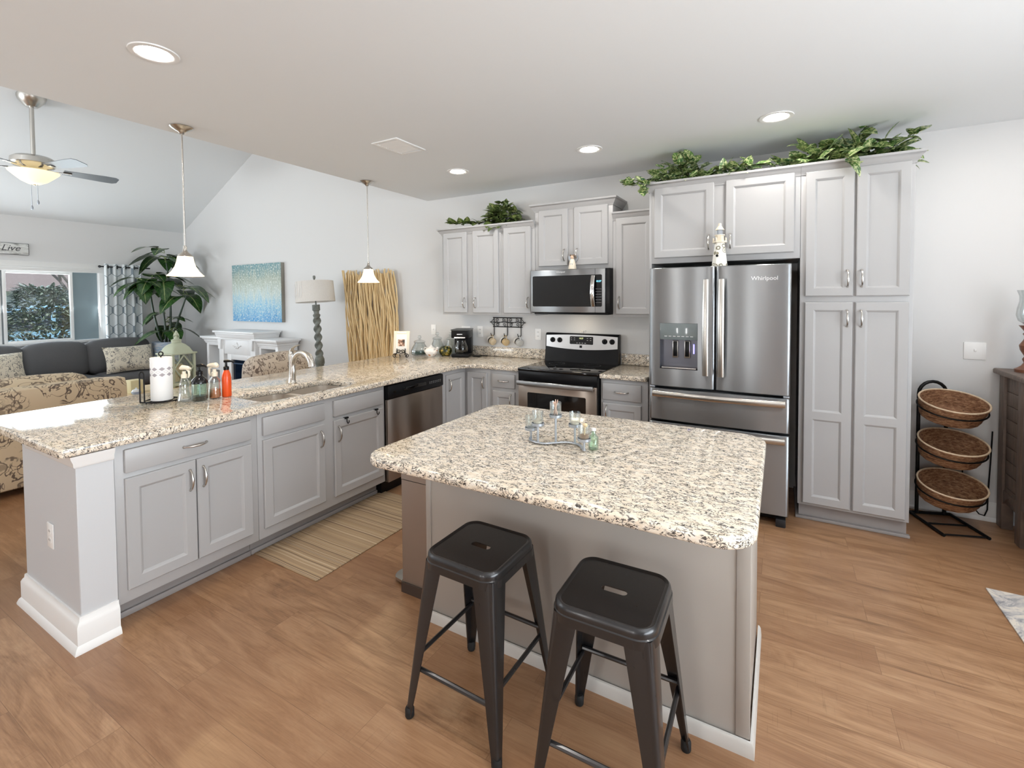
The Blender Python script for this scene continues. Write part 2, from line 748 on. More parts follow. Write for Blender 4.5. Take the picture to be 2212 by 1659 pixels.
def sweep(b, path, prof, side=1):
    """mitred moulding: path [(x,y)], prof [(out, z)], out to the left (side=1) or right (-1) of travel"""
    P = [Vector((x, y)) for x, y in path]
    nrm = []
    for i in range(len(P) - 1):
        d = (P[i + 1] - P[i]).normalized()
        nrm.append(Vector((-d.y, d.x)) * side)
    rings = []
    for i, p in enumerate(P):
        if i == 0:
            o = nrm[0]
        elif i == len(P) - 1:
            o = nrm[-1]
        else:
            a, c = nrm[i - 1], nrm[i]
            o = (a + c) / (1 + a.dot(c))
        rings.append(b.ring([Vector((p.x + o.x * k, p.y + o.y * k, z)) for k, z in prof]))
    for i in range(len(rings) - 1):
        b.bridge(rings[i], rings[i + 1])
    b.cap(rings[0], True)
    b.cap(rings[-1])
    return b


# ------------------------------------------------------------------ setting
XE, XW, SL = -1.57, -7.13, .513
H = 2.70
struct(fin(B().box(-7.3, 5.75, -8.4, .12, -.1, 0), 'floor', FLOOR))
struct(fin(B().box(-7.3, 5.75, 0, .12, -.1, 4.3), 'wall_back', WALL))
b = B()
for (y0, y1, z0, z1) in ((-8.4, -4.7, 0, 2.8), (-1.165, 0, 0, 2.8), (-4.7, -1.165, 0, .955), (-4.7, -1.165, 1.975, 2.8)):
    b.box(XW - .14, XW, y0, y1, z0, z1)
struct(fin(b, 'wall_window', WALL))
b = B()
for (x0, x1, z0, z1) in ((-7.3, -6.95, 0, 4.3), (-4.35, -.195, 0, 4.3), (-.005, 1.355, 0, 4.3), (1.545, 5.75, 0, 4.3), (-.195, -.005, 0, .15), (-.195, -.005, 2.15, 4.3), (1.355, 1.545, 0, .15), (1.355, 1.545, 2.15, 4.3), (-6.95, -4.35, 0, .8), (-6.95, -4.35, 2.3, 4.3)):
    b.box(x0, x1, -8.35, -8.2, z0, z1)
struct(fin(b, 'wall_rear', WALL))
b = B()
for (y0, y1, z0, z1) in ((-8.4, -6.0, 0, 2.8), (-2.4, .1, 0, 2.8), (-6.0, -2.4, 2.2, 2.8)):
    b.box(5.6, 5.75, y0, y1, z0, z1)
struct(fin(b, 'wall_side', WALL))
struct(fin(B().box(XE, 5.75, -8.35, .02, H, H + .12), 'ceiling', CEIL))
XR = (XE + XW) / 2
ZR = H + SL * (XE - XR)
for nm, (xa, za, xb, zb) in (('ceiling_slope_near', (XE, H, XR, ZR)), ('ceiling_slope_far', (XR, ZR, XW - .15, H - SL * .15 + .035))):
    b = B()
    b.prism([(xa, za), (xb, zb), (xb, zb + .12), (xa, za + .12)], lambda u, v, w: Vector((u, w, v)), -8.35, .02)
    struct(fin(b, nm, CEIL, smooth=False))

BASEP = [(0, 0), (.020, 0), (.020, .012), (.016, .024), (.012, .028), (.012, .095), (.009, .108), (.006, .113), (.004, .13), (0, .13)]
# half wall that carries the bar and its finished end
b = B()
b.box(-1.28, -.612, -3.555, -3.418, 0, .874, .003, 1)
b.box(-1.28, -1.226, -3.418, -.001, 0, .874)
struct(fin(b, 'wall_peninsula', paint('shaded wall paint copy', S(205, 206, 208), .5)))  # copy of the wall paint, darkened to offset the strong light here
PBASE = [(0, 0), (.034, 0), (.034, .008), (.027, .026), (.020, .034), (.020, .115), (.014, .128), (.009, .134), (.007, .152), (0, .152)]
struct(fin(sweep(B(), [(-1.28, -.05), (-1.28, -3.555), (-.612, -3.555), (-.612, -3.42)], PBASE, -1), 'baseboard_peninsula', TRIM))
struct(fin(sweep(B(), [(-1.20, -3.555), (-.612, -3.555), (-.612, -3.42)], [(0, .815), (.005, .815), (.010, .822), (.012, .838), (.022, .860), (.025, .872), (0, .872)], -1), 'trim_1', TRIM))
struct(fin(sweep(B(), [(2.80, 0), (5.6, 0)], BASEP, -1), 'baseboard_back', TRIM))
struct(fin(sweep(B(), [(XW + .0, 0), (-1.29, 0)], BASEP, -1), 'baseboard_living', TRIM))
struct(fin(sweep(B(), [(XW, -8.2), (XW, 0)], BASEP, -1), 'baseboard_window', TRIM))

# living room window: casing and sashes are parts of it
win = thing('window_1', '', '', (XW, -2.93, .955))
for k in ('label', 'category'):
    del win[k]
win['kind'] = 'structure'
b = B()
b.box(XW - .12, XW + .02, -4.82, -1.10, 1.975, 2.115, .004)
b.box(XW - .005, XW + .045, -4.82, -1.10, 2.02, 2.035, .003)
b.box(XW - .12, XW + .015, -1.205, -1.135, .955, 1.98, .004)
b.box(XW - .12, XW + .015, -4.75, -4.66, .955, 1.98, .004)
fin(b, 'casing', TRIM, win)
fin(B().box(XW - .13, XW + .05, -4.8, -1.1, .92, .957, .004), 'sill', TRIM, win)
for (y0, y1) in ((-4.66, -3.9), (-3.9, -2.26), (-2.24, -1.50)):
    b = B()
    x0, x1 = XW - .10, XW - .05
    b.box(x0, x1, y0, y0 + .035, .957, 1.975, .003)
    b.box(x0, x1, y1 - .035, y1, .957, 1.975, .003)
    b.box(x0, x1, y0 + .035, y1 - .035, 1.94, 1.975, .003)
    b.box(x0, x1, y0 + .035, y1 - .035, .957, .99, .003)
    s = fin(b, 'sash', TRIM, win)
    fin(B().box(XW - .078, XW - .074, y0 + .03, y1 - .03, .98, 1.95), 'pane', PANE, s)
fin(B().box(XW - .105, XW - .075, -2.30, -2.22, .957, 1.975, .003), 'mullion', mat('grey mullion', S(150, 156, 160), .5), win)
fin(B().box(XW - .078, XW - .066, -1.50, -1.20, .96, 1.975), 'shade', mat('grey solar shade cloth', S(134, 150, 156), .8), win)


# ------------------------------------------------------------------ cabinets
DT = .019


def pf(axis, f):
    if axis == 'y':
        return lambda u, z, d: Vector((u, f - d, z))
    return lambda u, z, d: Vector((f + d, u, z))


def bx(b, axis, f, u0, u1, z0, z1, d0, d1, bev=0.):
    if axis == 'y':
        return b.box(u0, u1, f - d1, f - d0, z0, z1, bev)
    return b.box(f + d0, f + d1, u0, u1, z0, z1, bev)


def handle(parent, axis, f, u, z, vertical=True, L=.105, name='handle'):
    P = pf(axis, f)
    pts, rad = [], []
    for k in range(13):
        t = -1 + k / 6
        a = L / 2 * t
        d = .004 + .026 * max(0, 1 - t * t) ** .6
        pts.append(P(u, z + a, d) if vertical else P(u + a, z, d))
        rad.append(.0042 + .0024 * (1 - abs(t)) + (.0016 if k in (0, 12) else 0))
    b = B().tube(pts, rad, 8)
    for t in (-1, 1):
        p = P(u, z + t * L / 2, 0) if vertical else P(u + t * L / 2, z, 0)
        q = P(u, z + t * L / 2, .006) if vertical else P(u + t * L / 2, z, .006)
        b.cyl(p, q, .0075, .006, 10)
    return fin(b, name, NICKEL, parent)


def door(parent, axis, f, u0, u1, z0, z1, splits=(), sw=.052, h=None, mt=None):
    """recessed-panel door on plane f; splits = heights of middle rails; h = (u, z) of a vertical pull"""
    P = pf(axis, f)
    b = B()

    def rect(i, d, a0=u0, a1=u1, c0=z0, c1=z1):
        return b.ring([P(a0 + i, c0 + i, d), P(a1 - i, c0 + i, d), P(a1 - i, c1 - i, d), P(a0 + i, c1 - i, d)])
    r0, r1, r2 = rect(0, 0), rect(0, DT - .005), rect(.005, DT)
    b.bridge(r0, r1)
    b.bridge(r1, r2)
    b.cap(r0)
    e = .005
    zs = [z0 + e, z0 + sw]
    for sp in splits:
        zs += [sp - sw / 2, sp + sw / 2]
    zs += [z1 - sw, z1 - e]
    for (a0, a1) in ((u0 + e, u0 + sw), (u1 - sw, u1 - e)):
        b.quad(P(a0, z0 + e, DT), P(a1, z0 + e, DT), P(a1, z1 - e, DT), P(a0, z1 - e, DT))
    for k in range(0, len(zs), 2):
        b.quad(P(u0 + sw, zs[k], DT), P(u1 - sw, zs[k], DT), P(u1 - sw, zs[k + 1], DT), P(u0 + sw, zs[k + 1], DT))
    for k in range(1, len(zs) - 1, 2):
        ra = rect(0, DT, u0 + sw, u1 - sw, zs[k], zs[k + 1])
        rb = rect(.005, DT - .003, u0 + sw, u1 - sw, zs[k], zs[k + 1])
        rc = rect(.013, DT - .011, u0 + sw, u1 - sw, zs[k], zs[k + 1])
        b.bridge(ra, rb)
        b.bridge(rb, rc)
        b.cap(rc)
    bmesh.ops.remove_doubles(b.bm, verts=b.bm.verts[:], dist=1e-5)
    o = fin(b, 'door', mt or CAB, parent, smooth=False)
    if h:
        handle(o, axis, f + (-DT if axis == 'y' else DT), h[0], h[1])
    return o


def drawer(parent, axis, f, u0, u1, z0, z1, pull=True, name='drawer'):
    o = fin(bx(B(), axis, f, u0, u1, z0, z1, 0, DT, .004), name, CAB, parent)
    if pull:
        handle(o, axis, f + (-DT if axis == 'y' else DT), (u0 + u1) / 2, (z0 + z1) / 2, False, .11)
    return o


XP = -.6187          # face-frame plane of the bar run (faces +x)
YB = -.61            # face-frame plane of the back run (faces -y)
CT0, CT = .876, .914


def body(parent, boxes, name='body'):
    b = B()
    for q in boxes:
        b.box(*q, .0015)
    return fin(b, name, CAB, parent)


def toe(parent, q, shoe=None):
    b = B().box(*q)
    if shoe:
        b.box(*shoe, .003)
    return fin(b, 'toe_kick', TOE, parent)


c = thing('base_cabinet', 'grey base cabinet with one wide drawer at the outer end of the bar', 'cabinet', (-.9, -3.07, 0))
body(c, [(-1.222, XP, -3.416, -2.731, .115, CT0 - .001)])
toe(c, (-1.2, XP - .10, -3.416, -2.731, 0, .115), (XP - .10, XP - .085, -3.416, -2.731, 0, .03))
door(c, 'x', XP, -3.381, -3.074, .174, .708, h=(-3.105, .61))
door(c, 'x', XP, -3.069, -2.771, .174, .708, h=(-3.04, .61))
drawer(c, 'x', XP, -3.381, -2.771, .735, .846)
c = thing('base_cabinet', 'grey sink cabinet with two doors and plain false drawer fronts', 'cabinet', (-.9, -2.2, 0))
b = B()
b.box(-1.222, -1.2, -2.729, -1.702, .115, CT0 - .001, .0015)
b.box(-1.2, XP - .02, -2.729, -2.71, .115, CT0 - .001, .0015)
b.box(-1.2, XP - .02, -1.721, -1.702, .115, CT0 - .001, .0015)
b.box(-1.2, XP - .02, -2.71, -1.721, .115, .14, .0015)
b.box(XP - .02, XP, -2.729, -1.702, .115, CT0 - .001, .0015)
fin(b, 'body', CAB, c)
toe(c, (-1.2, XP - .10, -2.729, -1.702, 0, .115), (XP - .10, XP - .085, -2.729, -1.702, 0, .03))
door(c, 'x', XP, -2.700, -2.265, .174, .708, h=(-2.30, .61))
door(c, 'x', XP, -2.188, -1.728, .174, .708, h=(-2.155, .61))
drawer(c, 'x', XP, -2.700, -2.265, .735, .846, False, 'drawer_front')
drawer(c, 'x', XP, -2.188, -1.728, .735, .846, False, 'drawer_front')

c = thing('corner_base_cabinet', 'grey corner base cabinet with two doors meeting in the inside corner', 'cabinet', (-.8, -.5, 0))
body(c, [(-1.222, XP, -.998, -.012, .115, CT0 - .001), (XP, -.325, YB, -.012, .115, CT0 - .001)])
toe(c, (-1.2, XP - .10, -.998, -.02, 0, .115), (XP - .10, -.325, YB + .055, YB + .07, 0, .115))
door(c, 'x', XP, -.930, -.645, .174, .838, h=(-.895, .74))
door(c, 'y', YB, -.585, -.358, .174, .836, h=(-.39, .74))
c = thing('drawer_base_cabinet', 'narrow grey base cabinet between the corner cabinet and the range', 'cabinet', (-.16, -.3, 0))
body(c, [(-.323, -.005, YB, -.012, .115, CT0 - .001)])
toe(c, (-.323, -.005, YB + .055, -.02, 0, .115))
drawer(c, 'y', YB, -.294, -.052, .71, .838)
door(c, 'y', YB, -.294, -.052, .174, .675, h=(-.09, .60))
c = thing('drawer_base_cabinet', 'narrow grey base cabinet between the range and the refrigerator', 'cabinet', (.95, -.3, 0))
body(c, [(.768, 1.158, YB, -.012, .115, CT0 - .001)])
toe(c, (.768, 1.158, YB + .055, -.02, 0, .115))
drawer(c, 'y', YB, .788, 1.107, .703, .841)
door(c, 'y', YB, .788, 1.107, .174, .674, h=(.825, .60))

# wall cabinets
CROWN = [(0, 0), (.006, 0), (.008, .012), (.018, .022), (.030, .040), (.036, .052), (.044, .056), (.046, .070), (0, .070)]


def crown(parent, path, z0, k=1., side=-1):
    return fin(sweep(B(), path, [(o * k, z0 + z * k) for o, z in CROWN], side), 'crown', CAB, parent)


YU = -.293
c = thing('wall_cabinet', 'pair of narrow wall cabinet doors above the coffee maker', 'cabinet', (-.77, -.15, 1.375))
body(c, [(-1.132, -.392, YU, -.001, 1.375, 2.262)])
door(c, 'y', YU, -1.108, -.803, 1.395, 2.246, h=(-.835, 1.50))
door(c, 'y', YU, -.726, -.413, 1.395, 2.246, h=(-.695, 1.50))
crown(c, [(-1.132, -.002), (-1.132, YU), (-.392, YU)], 2.225)
c = thing('wall_cabinet', 'single door wall cabinet beside the microwave, over the mug rack', 'cabinet', (-.2, -.15, 1.375))
body(c, [(-.391, -.003, YU, -.001, 1.375, 2.262)])
door(c, 'y', YU, -.352, -.045, 1.395, 2.246, h=(-.075, 1.50))
crown(c, [(-.391, YU), (-.003, YU)], 2.225)
c = thing('wall_cabinet', 'raised two door wall cabinet above the microwave', 'cabinet', (.38, -.15, 1.81))
body(c, [(0, .769, YU, -.001, 1.808, 2.40)])
door(c, 'y', YU, .043, .343, 1.846, 2.378, h=(.310, 1.945))
door(c, 'y', YU, .405, .729, 1.846, 2.378, h=(.438, 1.945))
crown(c, [(0, -.002), (0, YU), (.769, YU), (.769, -.002)], 2.368)
c = thing('wall_cabinet', 'slim wall cabinet between the microwave and the refrigerator', 'cabinet', (.96, -.15, 1.375))
body(c, [(.771, 1.140, YU, -.001, 1.375, 2.262)])
door(c, 'y', YU, .800, 1.120, 1.398, 2.240, h=(.832, 1.50))
crown(c, [(.771, YU), (1.140, YU)], 2.225)

YF = -.60
c = thing('refrigerator_cabinet', 'deep two door cabinet over the refrigerator with ivy on top', 'cabinet', (1.66, -.3, 0))
body(c, [(1.162, 1.182, YF, -.001, 0, 2.405), (1.182, 2.178, YF, -.001, 1.808, 2.405)])
door(c, 'y', YF, 1.202, 1.634, 1.850, 2.392, h=(1.600, 1.95))
door(c, 'y', YF, 1.712, 2.143, 1.850, 2.392, h=(1.746, 1.95))
crown(c, [(1.162, -.002), (1.162, YF), (2.178, YF)], 2.365)
c = thing('pantry_cabinet', 'tall grey pantry cabinet with four doors', 'cabinet', (2.48, -.3, 0))
body(c, [(2.180, 2.782, YF, -.001, .112, 2.405)])
b = B().box(2.19, 2.78, -.545, -.01, 0, .112)
b.box(2.17, 2.795, -.575, -.545, 0, .02, .004)
b.box(2.17, 2.195, -.56, -.01, 0, .02, .004)
fin(b, 'toe_kick', TOE, c)
door(c, 'y', YF, 2.208, 2.475, 1.546, 2.380, h=(2.445, 1.66))
door(c, 'y', YF, 2.489, 2.762, 1.546, 2.380, h=(2.520, 1.66))
door(c, 'y', YF, 2.208, 2.475, .130, 1.506, (.74,), h=(2.445, 1.40))
door(c, 'y', YF, 2.489, 2.762, .130, 1.506, (.74,), h=(2.520, 1.40))
crown(c, [(2.179, YF), (2.782, YF), (2.782, -.002)], 2.365)

# ------------------------------------------------------------------ worktops
xo = -.579


def arc(cx, cy_, r, a0, a1, n=6):
    return [(cx + r * math.cos(R(a0 + (a1 - a0) * k / n)), cy_ + r * math.sin(R(a0 + (a1 - a0) * k / n))) for k in range(n + 1)]


outer = [(-1.709, -.003)] + arc(-1.709 + .05, -3.618 + .05, .05, 180, 270) + arc(xo - .02, -3.618 + .02, .02, 270, 360, 4)
outer += arc(xo + .20, -.648 - .20, .20, 180, 90, 8)[0:0]
outer += [(xo, -.80), (xo + .012, -.745), (xo + .045, -.69), (xo + .095, -.657), (xo + .15, -.648), (-.004, -.648), (-.004, -.003)]


def sink_outline(g=0.):
    """two bowls under one cut-out whose rear edge dips between them"""
    x0, x1, y0, y1 = -1.055 - g, -.700 + g, -2.625 - g, -1.905 + g
    pts = arc(x1 - .07, y1 - .07, .07, 0, 90) + arc(x0 + .09, y1 - .09, .09, 90, 180)
    ym = (y0 + y1) / 2
    pts += [(x0, ym + .12), (x0 + .012, ym + .07), (x0 + .055, ym + .025), (x0 + .062, ym), (x0 + .055, ym - .025), (x0 + .012, ym - .07), (x0, ym - .12)]
    pts += arc(x0 + .09, y0 + .09, .09, 180, 270) + arc(x1 - .07, y0 + .07, .07, 270, 360)
    return pts


ct = thing('bar_countertop', 'long cream granite bar counter with the sink cut out', 'countertop', (-1.1, -2.0, CT0))
fin(curve_mesh([outer, sink_outline()], CT0, CT, .008), 'slab', GRAN, ct)
fin(B().box(-.99, -.004, -.022, -.002, CT + .0005, CT + .102, .003), 'backsplash', GRAN, ct)
ct = thing('side_countertop', 'short granite counter between the range and the refrigerator', 'countertop', (.96, -.3, CT0))
fin(curve_mesh([rrect(.767, 1.158, -.648, -.003, [.003, .003, .003, .02])], CT0, CT, .008), 'slab', GRAN, ct)
fin(B().box(.767, 1.158, -.022, -.002, CT + .0005, CT + .102, .003), 'backsplash', GRAN, ct)

# island
isl = thing('kitchen_island', 'greige panelled island base in the middle of the kitchen', 'island', (1.29, -2.32, 0))
b = B()
b.box(.597, 1.985, -2.640, -2.0, .02, CT0 - .001, .002)
fin(b, 'body', ISL, isl)
for (x0, x1) in ((.593, .622), (1.945, 1.990)):
    fin(B().box(x0, x1, -2.645, -2.615, .0505, CT0 - .002, .003), 'corner_post', ISL, isl)
b = B()
sweep(b, [(.592, -2.0), (.592, -2.646), (1.991, -2.646), (1.991, -2.0)], [(0, .0), (.014, .0), (.014, .010), (.011, .040), (.006, .048), (0, .05)], -1)
fin(b, 'shoe_molding', paint('island base trim', S(206, 202, 196), .4), isl)
ct = tag(fin(curve_mesh([rrect(.580, 2.018, -3.042, -1.960, .11, 8)], CT0, CT, .012, 3), 'island_countertop', GRAN, origin=(1.3, -2.5, CT0)),
         'granite island top with rounded corners overhanging the bar stools', 'countertop')

# ------------------------------------------------------------------ sink and tap
sk = thing('double_sink', 'undermounted stainless steel sink with two bowls', 'sink', (-.88, -2.26, .68))
bowls = [(-1.062, -.695, -2.628, -2.285), (-1.062, -.695, -2.245, -1.902)]
fl = curve_mesh([rrect(-1.09, -.67, -2.655, -1.878, .06)] + [rrect(*q, .075) for q in bowls], CT0 - .0035, CT0 - .0005, .0005, 1)
fin(fl, 'rim', SINKM, sk)
for q in bowls:
    b = B()
    rings = []
    for (ins, z) in ((0, CT0 - .001), (.004, .80), (.012, .715), (.03, .695), (.06, .688)):
        rings.append(b.ring([Vector((x, y, z)) for x, y in rrect(q[0] + ins, q[1] - ins, q[2] + ins, q[3] - ins, max(.02, .075 - ins * .4))]))
    for i in range(4):
        b.bridge(rings[i], rings[i + 1])
    b.cap(rings[-1])
    o = fin(b, 'bowl', SINKM, sk, recalc=True)
    b = B().lathe([(.0, .6895), (.04, .6895), (.042, .692), (.03, .690)], ((q[0] + q[1]) / 2, (q[2] + q[3]) / 2, 0), 20)
    fin(b, 'drain', CHROME, o)
t = thing('faucet', 'brushed nickel single lever kitchen faucet behind the sink', 'faucet', (-1.125, -2.135, CT))
b = B().lathe([(.0, CT), (.030, CT), (.031, CT + .008), (.026, CT + .014), (.023, CT + .06), (.022, CT + .16), (.024, CT + .20), (.023, CT + .222), (.012, CT + .232), (0, CT + .234)], (-1.125, -2.135, 0), 20)
fin(b, 'body', NICKEL, t)
pts = []
for k in range(15):
    a = R(200 - 195 * k / 14)
    pts.append((-1.005 + .105 * math.cos(a) * (1.05), -2.135, CT + .135 + .105 * math.sin(a)))
pts = [(-1.115, -2.135, CT + .03), (-1.112, -2.135, CT + .08)] + pts
b = B().tube(pts, [.019, .019] + [.0185] * 8 + [.0195, .021, .0225, .024, .0245, .0245, .024], 14)
fin(b, 'spout', NICKEL, t)
b = B().tube([(-1.125, -2.135, CT + .215), (-1.128, -2.135, CT + .245), (-1.112, -2.135, CT + .27), (-1.075, -2.135, CT + .287), (-1.032, -2.135, CT + .298)], [.021, .018, .012, .008, .005], 12, flat=.7)
fin(b, 'lever', NICKEL, t)

# ------------------------------------------------------------------ dishwasher
d = thing('dishwasher', 'stainless dishwasher with a black control strip under the bar', 'dishwasher', (-.9, -1.35, 0))
y0, y1 = -1.698, -1.002
fin(B().box(-1.2, XP - .03, y0 + .003, y1 - .003, .10, CT0 - .003), 'tub', DARKCASE, d)
fin(B().box(-1.15, XP - .05, y0 + .003, y1 - .003, 0, .10), 'toe_kick', BLACK, d)
fin(B().box(XP - .03, XP + .030, y0 + .004, y1 - .004, .105, .758, .006), 'door', STEELD, d)
cp = fin(B().box(XP - .03, XP + .042, y0 + .004, y1 - .004, .762, .868, .01), 'control_panel', BLACK, d)
b = B()
b.box(XP + .040, XP + .050, y0 + .17, y1 - .25, .805, .835, .005)
fin(b, 'pocket_handle', BLACKG, cp)
fin(B().box(XP + .042, XP + .0435, y0 + .055, y0 + .085, .803, .818), 'badge', CHROME, cp)
b = B()
for k in range(7):
    b.box(XP + .042, XP + .0426, y1 - .20 + k * .024, y1 - .188 + k * .024, .820, .823)
    b.box(XP + .042, XP + .0426, y1 - .20 + k * .024, y1 - .19 + k * .024, .808, .811)
fin(b, 'control_marks', MARKS, cp)

# ------------------------------------------------------------------ range
r = thing('electric_range', 'freestanding range with black glass cooktop and silver control panel', 'range', (.381, -.35, 0))
fin(B().box(.004, .758, -.635, -.02, .0, .896, .003), 'body', BLACK, r)
fin(B().box(.002, .760, -.668, -.09, .893, .916, .007), 'cooktop', BLACKG, r)
b = B()
for (x, y, q) in ((.20, -.50, .095), (.56, -.50, .115), (.20, -.24, .075), (.56, -.24, .075)):
    for k in range(40):
        a0, a1 = 2 * PI * k / 40, 2 * PI * (k + 1) / 40
        b.quad(*[Vector((x + (q + e) * math.cos(a), y + (q + e) * math.sin(a), .9163)) for a, e in ((a0, 0), (a0, .0022), (a1, .0022), (a1, 0))])
fin(b, 'burner_ring_marks', mat('grey burner mark', S(96, 96, 98), .3), r, recalc=False)
bg = fin(B().prism([(-.105, .916), (-.085, 1.03), (-.075, 1.18), (-.06, 1.195), (-.02, 1.195), (-.02, .916)], lambda u, v, w: Vector((w, u, v)), .004, .758), 'backguard', BLACK, r)
# silver fascia with a bowed lower edge on the sloping front of the backguard


def bgp(x, z, e=.003):
    return Vector((x, -.085 + .010 * (z - 1.03) / .15 - e, z))


b = B()
n = 16
top, bot, top2, bot2 = [], [], [], []
for k in range(n + 1):
    x = .014 + .734 * k / n
    s_ = 1 - (2 * k / n - 1) ** 2
    zt = 1.172 + .012 * s_
    zb = 1.062 - .022 * s_
    top.append(bgp(x, zt))
    bot.append(bgp(x, zb))
    top2.append(bgp(x, zt, -.002))
    bot2.append(bgp(x, zb, -.002))
ra, rb = b.ring(top + bot[::-1]), b.ring(top2 + bot2[::-1])
b.bridge(ra, rb)
b.cap(ra)
fa = fin(b, 'control_panel', mat('silver control panel', S(206, 205, 204), .28, .85), r)
b = B()
b.prism(rrect(.268, .508, 1.092, 1.168, .008), lambda u, v, w: bgp(u, v, w), .0032, .0045)
disp = fin(b, 'display', BLACKG, r)
text('10:27', .020, T(.388, -.0878, 1.150) @ FACEY, 'clock_digits', DIGITG, disp)
b = B()
for i, xx in enumerate((.288, .318, .452, .484)):
    for j, zz in enumerate((1.150, 1.131)):
        b.box(xx - .007, xx + .007, -.0868 + .0007 * j, -.0862, zz, zz + .004)
for xx in (.345, .372, .40, .428):
    b.box(xx - .007, xx + .007, -.0875, -.0866, 1.102, 1.107)
fin(b, 'button_marks', MARKS, disp)
fin(B().box(.372, .396, -.0895, -.0866, 1.058, 1.081), 'badge', BLACK, r)
for x in (.083, .159, .623, .695):
    b = B().cyl(bgp(x, 1.127, .003), bgp(x, 1.127, .010), .026, .025, 20)
    b.cyl(bgp(x, 1.127, .010), bgp(x, 1.127, .026), .020, .018, 20)
    b.box(x - .004, x + .004, -.118, -.095, 1.108, 1.146, .002)
    fin(b, 'knob', BLACK, r)
dr = fin(B().box(.010, .752, -.672, -.636, .225, .800, .008), 'oven_door', STEELD, r)
fin(B().box(.008, .754, -.665, -.636, .802, .892, .004), 'vent_trim', BLACK, r)
fin(B().prism(rrect(.105, .657, .33, .705, .012), lambda u, v, w: Vector((u, w, v)), -.6745, -.670), 'oven_window', BLACKG, dr)
b = B()
pts = [(.025 + .712 * k / 12, -.722 - .012 * (1 - (k / 6 - 1) ** 2), .792) for k in range(13)]
b.tube(pts, .021, 10, flat=.45, up=(0, 1, 0))
for x in (.05, .712):
    b.box(x - .014, x + .014, -.722, -.664, .778, .806, .004)
fin(b, 'oven_handle', STEEL, dr)
fin(B().box(.010, .752, -.668, -.636, .03, .215, .008), 'drawer', STEELD, r)

# ------------------------------------------------------------------ microwave
mw = thing('microwave', 'over the range microwave with black glass door', 'microwave', (.383, -.2, 1.4))
fin(B().box(.001, .767, -.372, -.002, 1.404, 1.806, .004), 'body', BLACK, mw)
fd = fin(B().box(.001, .734, -.398, -.373, 1.412, 1.803, .004), 'front', STEEL, mw)
fin(B().box(.640, .6425, -.3988, -.397, 1.412, 1.803), 'seam', BLACK, fd)
fin(B().prism(rrect(.024, .705, 1.466, 1.750, .012), lambda u, v, w: Vector((u, w, v)), -.4012, -.397), 'door_glass', BLACKG, fd)
b = B()
pts = [(.627, -.410 - .030 * (1 - (k / 6 - 1) ** 2), 1.470 + .27 * k / 12) for k in range(13)]
b.tube(pts, .019, 10, flat=.45, up=(0, 1, 0))
fin(b, 'handle', CHROME, fd)
text('10:27', .022, T(.675, -.4015, 1.690) @ FACEY, 'clock_digits', DIGIT, fd)
b = B()
for i in range(4):
    for j in range(6):
        b.box(.650 + i * .0135, .658 + i * .0135, -.4018, -.4010, 1.500 + j * .024, 1.506 + j * .024)
fin(b, 'keypad_marks', mat('dim key marks', S(120, 120, 124), .5), fd)
text('Whirlpool', .021, T(.31, -.3985, 1.782) @ FACEY, 'logo', mat('pale logo', S(235, 235, 235), .4), fd)
fin(B().box(.02, .75, -.36, -.03, 1.392, 1.405, .003), 'vent_grille', BLACK, mw)
b = B().box(.32, .44, -.26, -.16, 1.389, 1.393)
fin(b, 'cooktop_lamp', mat('warm task lamp', S(255, 240, 215), .5), mw)
mm = bpy.data.materials['warm task lamp'].node_tree.nodes['Principled BSDF']
mm.inputs['Emission Color'].default_value = (1, .86, .66, 1)
mm.inputs['Emission Strength'].default_value = 14

# ------------------------------------------------------------------ refrigerator
fr = thing('refrigerator', 'stainless french door refrigerator with water dispenser', 'refrigerator', (1.67, -.4, 0))
fin(B().box(1.222, 2.120, -.715, -.03, .04, 1.752, .004), 'case', DARKCASE, fr)
fin(B().box(1.240, 2.100, -.71, -.06, .02, .08), 'grille', BLACK, fr)
for x in (1.25, 2.08):
    fin(B().box(x - .03, x + .03, -.80, -.70, 0, .055, .006), 'foot', DARKCASE, fr)
FYB, FYF = -.722, -.817


